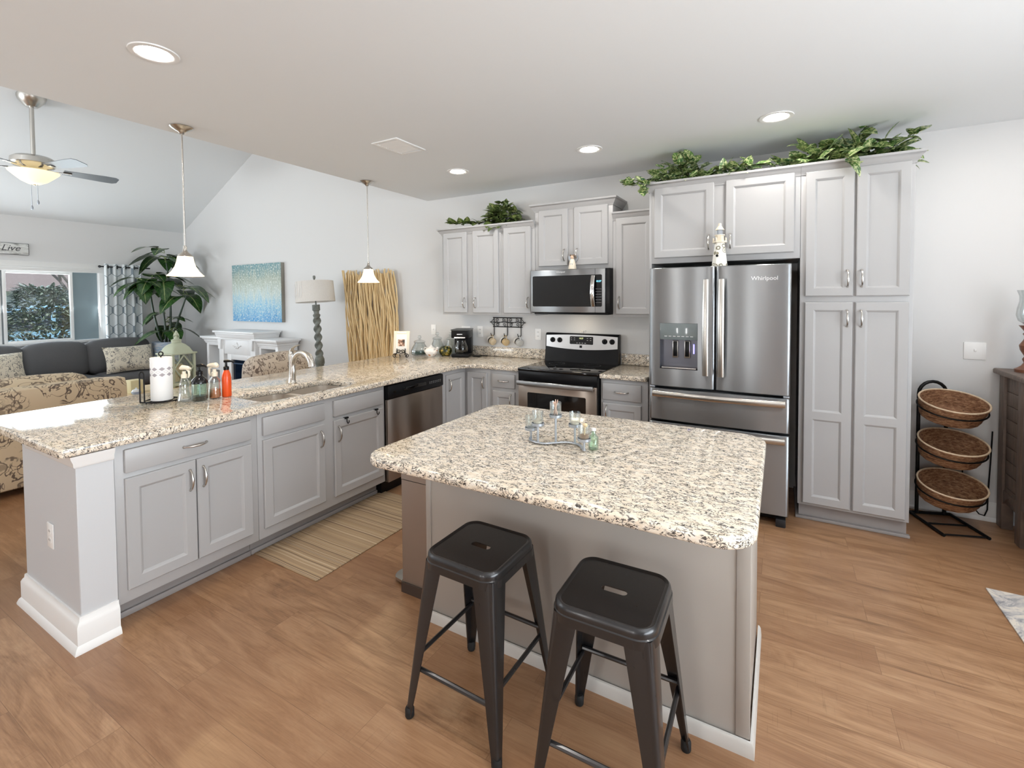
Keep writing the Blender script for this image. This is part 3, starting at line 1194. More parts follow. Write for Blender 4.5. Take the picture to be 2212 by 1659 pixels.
def curved_panel(u0, u1, z0, z1, hole=None, bulge=.012):
    """door slab with a gently bowed front and rolled edges, optional recess hole (u0,u1,z0,z1)"""
    us = [u0, u0 + .006, u0 + .02] + [u0 + .02 + (u1 - u0 - .04) * k / 10 for k in range(1, 10)] + [u1 - .02, u1 - .006, u1]
    zs = [z0, z0 + .005, z1 - .005, z1]
    if hole:
        us = sorted(set([u for u in us if min(abs(u - hole[0]), abs(u - hole[1])) > .012] + [hole[0], hole[1]]))
        zs = sorted(zs + [hole[2], hole[3]])
    b = B()
    um, hw = (u0 + u1) / 2, (u1 - u0) / 2

    def y(u, z):
        e = min(u - u0, u1 - u)
        ez = min(z - z0, z1 - z)
        return FYF + bulge * ((u - um) / hw) ** 2 + (.010 if e < .001 else .003 if e < .007 else 0) + (.006 if ez < .001 else 0)
    g = [[b.bm.verts.new((u, y(u, z), z)) for z in zs] for u in us]
    for i in range(len(us) - 1):
        for j in range(len(zs) - 1):
            if hole and hole[0] <= (us[i] + us[i + 1]) / 2 <= hole[1] and hole[2] <= (zs[j] + zs[j + 1]) / 2 <= hole[3]:
                continue
            b.bm.faces.new((g[i][j], g[i + 1][j], g[i + 1][j + 1], g[i][j + 1]))
    back = [[b.bm.verts.new((u, FYB, z)) for z in (z0, z1)] for u in us]
    for i in range(len(us) - 1):
        b.bm.faces.new((back[i][0], back[i][1], back[i + 1][1], back[i + 1][0]))
        b.bm.faces.new((g[i][0], back[i][0], back[i + 1][0], g[i + 1][0]))
        b.bm.faces.new((g[i][-1], g[i + 1][-1], back[i + 1][1], back[i][1]))
    for i in (0, -1):
        b.bm.faces.new([g[i][j] for j in range(len(zs))] + [back[i][1], back[i][0]])
    return b


HO = (1.292, 1.555, 1.020, 1.356)
dl = fin(curved_panel(1.215, 1.666, .888, 1.762, HO), 'door', STEEL, fr)
dr = fin(curved_panel(1.672, 2.127, .888, 1.762), 'door', STEEL, fr)
fin(curved_panel(1.217, 2.125, .636, .870), 'drawer', STEEL, fr)
fz = fin(curved_panel(1.217, 2.125, .078, .620), 'drawer', STEEL, fr)
df = fin(B().prism(rrect(1.284, 1.563, .985, 1.364, .02), lambda u, v, w: Vector((u, w, v)), -.736, -.73), 'dispenser', DARKCASE, dl)
RECM = mat('dispenser recess', S(104, 104, 112), .3, .5)
b = B()
b.quad((HO[0], -.738, HO[2]), (HO[1], -.738, HO[2]), (HO[1], -.738, HO[3]), (HO[0], -.738, HO[3]))
b.quad((HO[0], -.738, HO[2]), (HO[0], -.738, HO[3]), (HO[0], -.812, HO[3]), (HO[0], -.812, HO[2]))
b.quad((HO[1], -.738, HO[2]), (HO[1], -.812, HO[2]), (HO[1], -.812, HO[3]), (HO[1], -.738, HO[3]))
b.quad((HO[0], -.738, HO[2]), (HO[0], -.812, HO[2]), (HO[1], -.812, HO[2]), (HO[1], -.738, HO[2]))
b.quad((HO[0], -.738, HO[3]), (HO[1], -.738, HO[3]), (HO[1], -.812, HO[3]), (HO[0], -.812, HO[3]))
fin(b, 'dispenser_recess', RECM, dl, smooth=False, recalc=False)
fin(B().box(HO[0], HO[1], -.814, -.76, 1.235, HO[3], .004), 'dispenser_screen', mat('grey glass display', S(112, 120, 120), .08, .0, Specular_IOR_Level=.8), dl)
b = B()
for k in range(7):
    b.box(1.325 + k * .030, 1.344 + k * .030, -.8148, -.8138, 1.258, 1.263)
fin(b, 'screen_marks', MARKS, dl)
for x in (1.392, 1.476):
    pd = fin(B().box(x - .020, x + .020, -.762, -.739, 1.098, 1.225, .004), 'paddle_frame', NICKEL, dl)
    fin(B().box(x - .014, x + .014, -.768, -.750, 1.110, 1.220, .003), 'paddle', BLACK, pd)
fin(B().box(HO[0] + .01, HO[1] - .01, -.806, -.745, HO[2] + .001, HO[2] + .012, .003), 'drip_tray', NICKEL, dl)
fin(B().box(1.515, 1.523, -.745, -.738, 1.13, 1.20, .001), 'dispenser_light', BLUELED, dl)
for o_, x, k in ((dl, 1.612, 1), (dr, 1.712, -1)):
    b = B()
    pts = [(x, -.850 - .020 * (1 - (j / 6 - 1) ** 2), .992 + .676 * j / 12) for j in range(13)]
    b.tube(pts, .021, 10, flat=.45, up=(0, 1, 0))
    for z in (1.02, 1.64):
        b.box(x - .014, x + .014, -.856, -.81, z - .014, z + .014, .003)
    fin(b, 'handle', NICKEL, o_)
for dwr, z in ((fr.children[5], .836), (fz, .590)):
    b = B()
    pts = [(1.248 + .85 * j / 12, -.850 - .020 * (1 - (j / 6 - 1) ** 2), z) for j in range(13)]
    b.tube(pts, .021, 10, flat=.45, up=(0, 1, 0))
    for x in (1.27, 2.075):
        b.box(x - .014, x + .014, -.856, -.81, z - .014, z + .014, .003)
    fin(b, 'handle', NICKEL, [q for q in fr.children if q.name.startswith('drawer')][0 if z > .7 else 1])
text('Whirlpool', .038, T(1.972, -.8175, 1.668) @ FACEY, 'logo', mat('white logo', S(244, 244, 244), .4), dr)
b = B()
for x in (1.235, 2.105):
    b.box(x - .018, x + .018, -.80, -.74, .872, .886, .003)
fin(b, 'hinge_cover', PEWTER, fr)

# ------------------------------------------------------------------ bin and stools
bn = thing('trash_can', 'slim stainless pedal bin standing against the side of the island', 'trash can', (.43, -2.35, 0))


def binshape(g=0.):
    x0, x1, y0, y1 = .295 - g, .570, -2.545 - g, -2.19 + g
    pts = [(x1, y0), (x1, y1)]
    for k in range(11):
        t = k / 10
        pts.append((x0 + .05 - .05 * math.sin(PI * t) , y1 + (y0 - y1) * t))
    return pts


for (nm, z0, z1, g, mt_) in (('base', 0, .055, .006, mat('dark bronze plastic', S(70, 58, 52), .4)), ('bucket', .056, .60, 0, STEELD), ('lid', .604, .675, .001, STEELD)):
    fin(B().prism(binshape(g), lambda u, v, w: Vector((u, v, w)), z0, z1), nm, mt_, bn)
b = B().prism([(.31, -2.515)] + [(.285 - .055 * math.cos(a), -2.455 + .06 * math.sin(a)) for a in [R(-60 + 12 * k) for k in range(11)]] + [(.31, -2.395)], lambda u, v, w: Vector((u, v, w)), .018, .032)
fin(b, 'pedal', NICKEL, bn)

GUN = mat('dark gunmetal painted steel', S(50, 49, 50), .3, .6, Coat_Weight=.55, Coat_Roughness=.16)
g_ = N(GUN)
g_.rough(g_.math('MULTIPLY_ADD', g_.noise(g_.obj((40, 40, 4)), 3, 3), .20, .22))
RUBBER = mat('black rubber', S(16, 16, 16), .7)


def stool(label, loc, rot):
    st = thing('bar_stool', label, 'stool', (0, 0, 0), 'metal stools at the island')
    zt, hs = .612, .157
    slot = [(x, y) for x, y in rrect(-.042, .042, -.014, .014, .0138, 5)]
    b = curve_mesh([rrect(-hs + .016, hs - .016, -hs + .016, hs - .016, .042, 8), slot], zt - .008, zt - .005, .0, 1)
    loops = []
    for (g, z) in ((.018, -.0055), (.013, -.001), (.006, .0), (.0, -.006), (-.002, -.016), (-.002, -.026), (-.0055, -.029), (-.0065, -.055), (.0, -.057), (.002, -.016), (.018, -.008)):
        loops.append(b.ring([Vector((x, y, zt + z)) for x, y in rrect(-hs + g, hs - g, -hs + g, hs - g, max(.02, .058 - g), 8)]))
    for i in range(len(loops) - 1):
        b.bridge(loops[i], loops[i + 1])
    fin(b, 'seat', GUN, st)
    ft, tp = .205, .131
    for sx in (-1, 1):
        for sy in (-1, 1):
            b = B()
            prof = []
            for (t, wd) in ((0, .088), (.06, .082), (.25, .070), (.6, .048), (.85, .034), (.95, .027), (1, .026)):
                z = zt - .030 - (zt - .040) * t
                ox = (tp + (ft - tp) * t) * 1
                c = Vector((sx * (ox + .022 * (1 - t)), sy * (ox + .022 * (1 - t)), z))
                r_ = .016 * (1 - t) + .008
                th = .0025 + .004 * t
                # outline of an angle section with a rounded outer corner (corner at c, arms running inwards)
                o_ = [(wd, 0)] + [(r_ - r_ * math.sin(R(a)), r_ - r_ * math.cos(R(a))) for a in (0, 30, 60, 90)] + [(0, wd)]
                i_ = [(th, wd)] + [(th + r_ * .6 - r_ * .6 * math.cos(R(a)), th + r_ * .6 - r_ * .6 * math.sin(R(a))) for a in (0, 45, 90)] + [(wd, th)]
                prof.append(b.ring([c + Vector((-sx * p, -sy * q, 0)) for p, q in o_ + i_]))
            for i in range(len(prof) - 1):
                b.bridge(prof[i], prof[i + 1])
            b.cap(prof[0])
            b.cap(prof[-1])
            lg = fin(b, 'leg', GUN, st)
            c = Vector((sx * (ft - .012), sy * (ft - .012), 0))
            fin(B().lathe([(.0, .0), (.015, 0), (.017, .004), (.017, .03), (.013, .038), (0, .038)], c, 14), 'rubber_foot', RUBBER, lg)

    def at(z):
        t = (zt - .030 - z) / (zt - .040)
        return tp + (ft - tp) * t - .006
    for (axis, s_, z) in (('x', -1, .185), ('x', 1, .245), ('y', -1, .225), ('y', 1, .225)):
        a = at(z)
        p, q = ((-a, s_ * a, z), (a, s_ * a, z)) if axis == 'x' else ((s_ * a, -a, z), (s_ * a, a, z))
        fin(B().tube([p, q], .0085, 8), 'footrail', GUN, st)
    b = B()
    for s_ in (-1, 1):
        b.box(-.125, .125, -.012 + s_ * .075, .012 + s_ * .075, zt - .040, zt - .032)
    fin(b, 'under_brace', GUN, st)
    st.location = loc
    st.rotation_euler.z = rot
    return st


s1 = stool('gunmetal backless stool nearer the pedal bin end of the island', (1.083, -2.905, 0), R(-1.5))
s2 = dup(s1, None, (1.610, -2.925, 0), R(1.0), 'gunmetal backless stool nearer the refrigerator end of the island')

# ------------------------------------------------------------------ ceiling fixtures


def downlight(label, loc, tilt=0., group='recessed ceiling lights'):
    o = thing('downlight', label, 'ceiling light', (0, 0, 0), group)
    b = B().lathe([(.062, .0), (.078, -.006), (.098, -.005), (.100, 0), (.098, .0005), (.062, .0005)], (0, 0, 0), 32, close=True)
    fin(b, 'trim_ring', TRIM, o)
    b = B().lathe([(.0, -.0015), (.045, -.0035), (.064, -.002), (.064, .0), (0, .0)], (0, 0, 0), 28)
    fin(b, 'lens', LENS, o)
    o.location = loc
    o.rotation_euler = (0, tilt, 0)
    return o


dl0 = downlight('big recessed ceiling light above the bar end, in the nearest part of the ceiling', (-.476, -3.265, H - .001))
for lab, loc in (('recessed ceiling light in front of the wall cabinet pair', (-.488, -.876, H - .001)), ('recessed ceiling light in front of the microwave', (.765, -.868, H - .001)), ('recessed ceiling light in front of the pantry cabinet', (2.031, -.876, H - .001))):
    dup(dl0, None, loc, None, lab)
xs, ys = -6.62, -.787
q = dup(dl0, None, (xs, ys, H + SL * (xs - XW) + .0345 - .0), None, 'recessed light in the sloped living room ceiling')
q.rotation_euler = (0, -math.atan(SL), 0)
# unseen lights added along the rows to brighten the foreground and side wall
for lab, loc in (('added unseen ceiling light above the stool side of the island', (.765, -3.27, H - .001)), ('added unseen ceiling light above the floor between island and pale rug', (2.031, -3.27, H - .001)), ('added unseen ceiling light above the dark sideboard', (3.35, -.87, H - .001)), ('added unseen ceiling light above the pale rug', (3.35, -3.27, H - .001))):
    dup(dl0, None, loc, None, lab)

v = thing('ceiling_vent', 'white rectangular air vent in the kitchen ceiling', 'vent', (-.449, -1.672, H))
v.rotation_euler.z = R(0)
b = B()
x0, x1, y0, y1 = -.575, -.325, -1.835, -1.515
b.box(x0, x0 + .03, y0, y1, H - .008, H, .002)
b.box(x1 - .03, x1, y0, y1, H - .008, H, .002)
b.box(x0 + .03, x1 - .03, y0, y0 + .03, H - .008, H, .002)
b.box(x0 + .03, x1 - .03, y1 - .03, y1, H - .008, H, .002)
b.box(x0 + .03, x1 - .03, (y0 + y1) / 2 - .006, (y0 + y1) / 2 + .006, H - .008, H, .002)
fin(b, 'frame', TRIM, v)
fin(B().box(x0 + .03, x1 - .03, y0 + .03, y1 - .03, H - .001, H), 'duct', mat('dark duct', S(70, 70, 72), .7), v)
b = B()
for k in range(12):
    yy = y0 + .04 + k * .0205
    b.prism([(yy, H - .001), (yy + .003, H - .001), (yy + .012, H - .008), (yy + .009, H - .008)], lambda p, q_, w_: Vector((w_, p, q_)), x0 + .03, x1 - .03)
fin(b, 'louvres', TRIM, v)
v2 = thing('ceiling_vent', 'white air vent high on the sloped living room ceiling', 'vent', (-5.75, -2.62, H + SL * (XW + 0) * 0 + SL * (-5.75 - XW) + .034))
v2.rotation_euler = (0, -math.atan(SL), 0)
o2 = v2.location.copy()
rot2 = v2.rotation_euler.copy()
v2.location = (0, 0, 0)
v2.rotation_euler = (0, 0, 0)
b = B()
b.box(-.12, .12, -.20, -.17, -.008, 0, .002)
b.box(-.12, .12, .17, .20, -.008, 0, .002)
b.box(-.12, -.09, -.17, .17, -.008, 0, .002)
b.box(.09, .12, -.17, .17, -.008, 0, .002)
fin(b, 'frame', TRIM, v2)
fin(B().box(-.09, .09, -.17, .17, -.004, -.002), 'duct', mat('grey duct', S(150, 152, 154), .7), v2)
v2.location = o2
v2.rotation_euler = rot2


def pendant(label, x, y, zt_):
    p = thing('pendant_light', label, 'pendant light', (0, 0, 0), 'pendants over the bar')
    b = B().lathe([(0, 0), (.066, 0), (.068, -.004), (.060, -.012), (.036, -.026), (.020, -.034), (.014, -.046), (0, -.048)], (0, 0, H), 28)
    fin(b, 'canopy', NICKEL, p)
    fin(B().cyl((0, 0, H - .04), (0, 0, zt_ + .17), .0055, None, 10), 'rod', NICKEL, p)
    fin(B().lathe([(0, .205), (.010, .20), (.013, .17), (.022, .155), (.042, .140), (.046, .128), (0, .128)], (0, 0, zt_), 24), 'cap', NICKEL, p)
    prof = [(.042, .138), (.046, .120), (.050, .095), (.060, .062), (.078, .030), (.098, .008), (.107, .0), (.105, -.002), (.094, .006), (.074, .028), (.056, .060), (.046, .095), (.042, .120), (.038, .134)]
    fin(B().lathe(prof, (0, 0, zt_), 36, close=True), 'shade', SHADE, p)
    bb = fin(B().ball((0, 0, zt_ + .055), .026, 1, 1, 1.2), 'bulb', mat('lit bulb', S(255, 240, 210), .5), p)
    q_ = bpy.data.materials['lit bulb'].node_tree.nodes['Principled BSDF']
    q_.inputs['Emission Color'].default_value = (1, .75, .42, 1)
    q_.inputs['Emission Strength'].default_value = 420
    p.location = (x, y, 0)
    return p


p1 = pendant('bell glass pendant over the outer end of the bar', -1.405, -2.713, 1.712)
p2 = dup(p1, None, (-1.470, -1.037, 0), None, 'bell glass pendant hanging in front of the willow branches')

# ceiling fan
fx, fy_ = -5.06, -2.452
f = thing('ceiling_fan', 'brushed nickel ceiling fan with a glowing bowl light', 'ceiling fan', (fx, fy_, 2.9))
b = B().lathe([(0, 3.66), (.05, 3.665), (.075, 3.69), (.11, 3.735), (.125, 3.78), (.12, 3.85), (0, 3.86)], (fx, fy_, 0), 28)
fin(b, 'canopy', NICKEL, f)
fin(B().cyl((fx, fy_, 3.69), (fx, fy_, 3.10), .020, None, 14), 'downrod', NICKEL, f)
fin(B().lathe([(0, 3.15), (.035, 3.15), (.045, 3.135), (.15, 3.125), (.185, 3.10), (.19, 3.05), (.165, 3.02), (.10, 3.005), (.075, 2.985), (.07, 2.955), (0, 2.955)], (fx, fy_, 0), 32), 'motor', NICKEL, f)
BLADE = mat('grey wood blade', S(128, 134, 140), .35)
for k in range(5):
    a = R(14 + 72 * k)
    M_ = Matrix.Translation((fx, fy_, 3.005)) @ Matrix.Rotation(a, 4, 'Z') @ Matrix.Rotation(R(-14), 4, 'X')
    t = bmesh.new()
    pl = [(.24, -.055), (.60, -.082), (.70, -.080), (.735, -.05), (.735, .05), (.70, .080), (.60, .082), (.24, .055)]
    r0 = [t.verts.new((x, y, 0)) for x, y in pl]
    r1 = [t.verts.new((x, y, .007)) for x, y in pl]
    t.faces.new(r0[::-1])
    t.faces.new(r1)
    for i in range(len(pl)):
        j = (i + 1) % len(pl)
        t.faces.new((r0[i], r0[j], r1[j], r1[i]))
    bl = fin(B().merge(t, M_), 'blade', BLADE, f)
    b = B().tube([M_ @ Vector((.10, 0, .0)), M_ @ Vector((.17, 0, -.012)), M_ @ Vector((.25, 0, -.004)), M_ @ Vector((.31, 0, -.004))], [.018, .014, .022, .026], 10, flat=.3, up=(0, 0, 1))
    fin(b, 'blade_iron', NICKEL, bl)
fin(B().lathe([(0, 2.828), (.05, 2.832), (.11, 2.865), (.165, 2.915), (.205, 2.955), (.21, 2.965), (.20, 2.966), (0, 2.955)], (fx, fy_, 0), 36), 'light_bowl', BOWL, f)
fin(B().lathe([(0, 2.812), (.012, 2.815), (.012, 2.830), (0, 2.832)], (fx, fy_, 0), 14), 'finial', NICKEL, f)
for dx, zz in ((.02, 2.66), (-.02, 2.60)):
    b = B().cyl((fx + dx, fy_ + dx, 2.83), (fx + dx, fy_ + dx, zz), .003, None, 6)
    b.lathe([(0, zz - .05), (.010, zz - .045), (.012, zz - .02), (.004, zz), (0, zz)], (fx + dx, fy_ + dx, 0), 10)
    fin(b, 'pull_chain', PEWTER, f)

# ------------------------------------------------------------------ wall plates


def plate(name, label, cat, x, z, wd=.072, ht=.118, kind='outlet', y=0., group=None):
    o = thing(name, label, cat, (x, y, z), group)
    fin(B().box(x - wd / 2, x + wd / 2, y - .006, y, z - ht / 2, z + ht / 2, .003), 'plate', WHITE, o)
    if kind == 'outlet':
        for dz in (-.021, .021):
            k = fin(B().prism(rrect(x - .016, x + .016, z + dz - .014, z + dz + .014, .010), lambda u, v, w_: Vector((u, w_, v)), y - .0075, y - .005), 'receptacle', WHITE, o)
            b = B()
            b.box(x - .008, x - .005, y - .0080, y - .0072, z + dz - .002, z + dz + .007)
            b.box(x + .005, x + .008, y - .0080, y - .0072, z + dz - .002, z + dz + .007)
            fin(b, 'slot', DARKCASE, k)
    else:
        fin(B().box(x - .006, x + .006, y - .016, y - .005, z - .002, z + .014, .002), 'toggle', WHITE, o)
    return o


plate('wall_outlet', 'white socket plate on the wall between the mug rack and the range', 'outlet', -.119, 1.168)
plate('wall_outlet', 'white socket plate on the wall beside the coffee maker', 'outlet', -.842, 1.176)
plate('light_switch', 'white switch plate on the wall behind the glass jars', 'switch', -1.503, 1.178, kind='switch')
plate('wall_outlet', 'white wide plate half hidden behind the coffee maker', 'outlet', -1.035, 1.172, .118, .118, 'switch')
plate('light_switch', 'white square switch plate on the wall beside the pantry cabinet', 'switch', 3.229, 1.163, .116, .118, 'switch')
plate('wall_outlet', 'white socket plate on the end of the bar half wall', 'outlet', -.924, .440, y=-3.555)
plate('wall_outlet', 'white socket plate low on the wall behind the basket stand', 'outlet', 3.175, .40)

# ------------------------------------------------------------------ counter items by the wall
cz = CT + .0005
# photo frame on an easel
fo = thing('photo_frame', 'cream photo frame with a small sepia portrait', 'photo frame', (0, 0, 0))
fin(B().box(-.088, .088, -.008, .008, 0, .250, .004), 'border', mat('cream patterned frame', S(226, 220, 208), .5), fo)
fin(B().box(-.060, .060, -.010, -.007, .045, .215, .002), 'mat_board', mat('white mount card', S(244, 242, 238), .6), fo)
pm = mat('sepia portrait print', S(120, 96, 80), .4)
g = N(pm)
g.color(g.ramp(g.noise(g.obj((14, 14, 14)), 2.2, 2, .5), [(.4, S(60, 50, 46)), (.52, S(150, 112, 92)), (.62, S(222, 196, 178))]))
fin(B().box(-.037, .037, -.0112, -.0095, .085, .158), 'print', pm, fo)
fin(B().box(-.05, .05, -.012, -.007, .225, .240, .003), 'ornament', WOODW, fo)
fo.location = (-1.462, -.60, .952)
fo.rotation_euler = (R(-9), 0, R(24))
ea = thing('easel', 'black curled wire easel holding up the cream photo frame', 'easel', (0, 0, 0))


def spiral(cx, cz_, r, a0, turns, d=1, n=26, y=0.):
    return [(cx + r * (1 - .75 * k / n) * math.cos(a0 + d * turns * 2 * PI * k / n), y, cz_ + r * (1 - .75 * k / n) * math.sin(a0 + d * turns * 2 * PI * k / n)) for k in range(n + 1)]


for s_ in (-1, 1):
    b = B()
    b.tube([(s_ * .045, -.004, .10), (s_ * .047, -.010, .045), (s_ * .052, -.035, .038), (s_ * .052, -.045, .050)], .004, 8)
    b.tube(spiral(s_ * .066, .024, .022, PI / 2 if s_ > 0 else PI / 2, 1.15, -s_, y=-.020), .0042, 8)
    b.tube([(s_ * .047, -.010, .045), (s_ * .055, -.016, .046), (s_ * .066, -.020, .046)], .0042, 8)
    b.tube([(s_ * .045, .0, .095), (s_ * .035, .07, .004)], .0035, 8)
    fin(b, 'leg', BLKWIRE, ea)
b = B()
b.tube(spiral(-.024, .068, .022, 0, 1.2, 1, y=-.012), .0036, 8)
b.tube(spiral(.024, .068, .022, PI, 1.2, -1, y=-.012), .0036, 8)
b.tube([(-.05, -.008, .060), (0, -.012, .048), (.05, -.008, .060)], .0036, 8)
fin(b, 'scroll', BLKWIRE, ea)
ea.location = (-1.458, -.605, cz)
ea.rotation_euler.z = R(24)


def jar(label, x, y, rb, h, filled=None):
    j = thing('glass_jar', label, 'jar', (x, y, cz), 'lidded glass jars')
    prof = [(rb * .72, 0), (rb * .95, .008), (rb, .03), (rb * .98, .055), (rb * .80, h * .45), (rb * .60, h * .60), (rb * .57, h * .66), (rb * .63, h * .68)]
    inner = [(r - .004, max(z, .006)) for r, z in prof][::-1]
    fin(B().lathe([(r, z + cz) for r, z in prof + inner], (x, y, 0), 28), 'body', GLASS, j)
    z0 = cz + h * .685
    fin(B().lathe([(rb * .66, 0), (rb * .68, .006), (rb * .60, .016), (rb * .3, .028), (.012, .034), (.010, .042)], (x, y, z0), 24), 'lid', GLASS, j)
    fin(B().ball((x, y, z0 + .060), .022, 1, 1, .95), 'knob', GLASS, j)
    if filled:
        b = B().lathe([(0, .008), (rb * .9, .010), (rb * .92, .035), (rb * .8, .046), (0, .050)], (x, y, cz), 24)
        fin(b, 'contents', filled, j)
    return j


jar('squat lidded glass jar standing next to the photo frame', -1.46, -.305, .098, .205, mat('dark green glass pebbles', S(52, 84, 78), .2))
jar('lidded glass jar behind the white floral teapot, close to the switch plate', -1.36, -.115, .082, .245)
jar('lidded glass jar close to the coffee maker', -1.19, -.085, .075, .245)
# teapot
tp_ = thing('teapot', 'white porcelain pot with pink flowers lying in front of the jars', 'teapot', (-1.262, -.325, cz))
pt = mat('floral porcelain', S(246, 242, 238), .18)
g = N(pt)
fl_ = g.ramp(g.voro(g.obj(), 16), [(.22, 1), (.34, 0)])
g.color(g.mix(g.math('MULTIPLY', fl_, g.ramp(g.noise(g.obj(), 9, 1), [(.48, 0), (.54, 1)])), S(246, 242, 238), S(206, 150, 110)))
b = B().lathe([(0, 0), (.034, .0), (.040, .004), (.046, .012), (.070, .034), (.082, .062), (.080, .088), (.062, .108), (.036, .118), (0, .120)], (-1.262, -.325, cz), 28)
fin(b, 'body', pt, tp_)
b = B().tube([(-1.337, -.317, cz + .105), (-1.377, -.310, cz + .112), (-1.397, -.308, cz + .085), (-1.377, -.310, cz + .050), (-1.332, -.317, cz + .035)], .008, 10)
fin(b, 'handle', pt, tp_)
b = B().tube([(-1.197, -.345, cz + .055), (-1.162, -.355, cz + .075), (-1.142, -.360, cz + .105), (-1.130, -.363, cz + .125)], [.026, .018, .013, .016], 12)
fin(b, 'spout', pt, tp_)
fin(B().lathe([(0, .118), (.034, .118), (.036, .124), (.012, .136), (.010, .144), (.013, .152), (0, .158)], (-1.262, -.325, cz), 20), 'lid', pt, tp_)
tp_.scale = (.85, .85, .85)
tp_.location = (-1.235, -.375, cz)
gm = mat('dark green and gold glazed pot', S(44, 58, 36), .2)
g = N(gm)
g.color(g.ramp(g.noise(g.obj(), 22, 3, .6), [(.42, S(30, 42, 28)), (.55, S(84, 84, 40)), (.66, S(196, 170, 84))]))
b = B().lathe([(0, 0), (.05, 0), (.078, .02), (.092, .055), (.086, .092), (.06, .118), (.045, .124), (.042, .118), (0, .112)], (-1.125, -.235, cz), 26)
gp = fin(b, 'glazed_pot', gm, origin=(-1.125, -.235, cz))
gp.scale = (.8, .8, .85)
gp.location = (-1.150, -.235, cz)
tag(gp, 'dark green and gold round pot beside the coffee maker', 'pot')
# coffee maker
cm = thing('coffee_maker', 'black drip coffee maker with a glass carafe', 'coffee maker', (0, 0, 0))
fin(B().box(-.095, .095, -.125, .110, 0, .038, .012), 'base', BLACK, cm)
fin(B().box(-.095, .095, .020, .112, .036, .300, .010), 'column', BLACK, cm)
fin(B().box(-.097, .097, -.118, .112, .205, .290, .014), 'brew_head', BLACK, cm)
fin(B().box(-.099, .099, -.120, .114, .286, .300, .005), 'lid', mat('grey lid', S(70, 72, 72), .3), cm)
fin(B().box(-.030, .030, -.1195, -.1175, .245, .252), 'badge', CHROME, cm)
fin(B().box(-.060, .060, -.1195, -.1175, .206, .220), 'trim_band', CHROME, cm)
fin(B().lathe([(0, .038), (.060, .038), (.062, .042), (0, .042)], (0, -.045, 0), 24), 'hot_plate', NICKEL, cm)
ca = fin(B().lathe([(.050, .043), (.064, .050), (.072, .075), (.070, .110), (.056, .150), (.048, .172), (.050, .180), (.046, .180), (.044, .170), (.052, .148), (.066, .108), (.068, .076), (.060, .054), (.046, .047)], (0, -.045, 0), 28, close=True), 'carafe', SMOKE, cm)
fin(B().lathe([(0, .178), (.052, .178), (.053, .192), (.03, .198), (0, .198)], (0, -.045, 0), 24), 'carafe_lid', BLACK, ca)
b = B().tube([(0, -.094, .175), (0, -.128, .170), (0, -.135, .120), (0, -.118, .085)], [.011, .012, .011, .009], 10, flat=.7)
fin(b, 'carafe_handle', BLACK, ca)
cm.location = (-.945, -.20, cz)
cm.rotation_euler.z = R(22)
b = B().lathe([(0, 0), (.05, .0), (.055, .006), (.05, .010), (0, .008)], (-.795, -.135, cz), 20)
b.tube([(-.765, -.13, cz + .008), (-.68, -.115, cz + .010)], [.010, .012], 8, flat=.5, up=(0, 0, 1))
tag(fin(b, 'spoon_rest', BLACK, origin=(-.795, -.135, cz)), 'flat black spoon rest lying beside the coffee maker', 'spoon rest')

# mug rack
mr = thing('mug_rack', 'black wrought iron scroll rack with hooks on the wall', 'mug rack', (-.485, -.01, 1.28))
x0, x1, z0, z1, yw = -.652, -.318, 1.236, 1.334, -.010
b = B()
for z in (z0, z1):
    b.tube([(x0 - .014, yw, z), (x1 + .014, yw, z)], .0052, 8)
for x in (x0, (x0 + x1) / 2, x1):
    b.tube([(x, yw, z0), (x, yw, z1)], .0045, 8)
b.tube([(x0 - .045, yw, 1.285), (x1 + .045, yw, 1.285)], .0035, 8)
for s_, xe in ((-1, x0), (1, x1)):
    b.tube([(xe, yw, z1 - .008), (xe + s_ * .022, yw, 1.305), (xe + s_ * .040, yw, 1.285), (xe + s_ * .022, yw, 1.265), (xe, yw, z0 + .008)], .0032, 8)
    b.lathe([(0, -.010), (.005, 0), (0, .010)], (xe + s_ * .049, yw, 1.285), 8)
fin(b, 'frame', BLKWIRE, mr)
b = B()
for k in range(4):
    cx = x0 + .042 + k * .0835
    for zc, s_ in ((1.311, 1), (1.260, -1)):
        b.tube([(p[0], yw, p[2]) for p in spiral(cx, zc, .021, s_ * PI / 2 * (1 if k % 2 else -1), 1.25, 1 if (k % 2) else -1)], .0028, 7)
    b.tube([(cx - .04, yw, 1.285), (cx, yw, 1.30 if k % 2 else 1.27), (cx + .04, yw, 1.285)], .0026, 7)
fin(b, 'scrollwork', BLKWIRE, mr)
hk = [x0, (x0 + x1) / 2, x1]
for x in hk:
    fin(B().tube([(x, yw, z0), (x, yw, 1.150), (x - .003, yw - .012, 1.138), (x - .014, yw - .028, 1.137), (x - .021, yw - .033, 1.150), (x - .022, yw - .034, 1.168)], .0042, 8), 'hook', BLKWIRE, mr)


def mug(label, x, rot, rim, band, low):
    o = thing('mug', label, 'mug', (0, 0, 0), 'mugs on the hooks')
    prof = lambda r0, z0_, z1_: B().lathe([(r0, z0_), (r0, z1_), (r0 - .004, z1_), (r0 - .004, z0_)], (0, 0, 0), 26, close=True)
    fin(B().lathe([(0, 0), (.030, 0), (.036, .004), (.038, .012), (.038, .045), (.034, .045), (.034, .008), (0, .006)], (0, 0, 0), 26), 'body', low, o)
    fin(prof(.0382, .0452, .064), 'band', band, o)
    fin(prof(.0382, .0642, .088), 'rim', rim, o)
    fin(B().tube([(.036, 0, .072), (.056, 0, .074), (.066, 0, .056), (.060, 0, .030), (.036, 0, .020)], .0052, 8), 'handle', low, o)
    o.rotation_euler = rot
    o.location = x
    return o


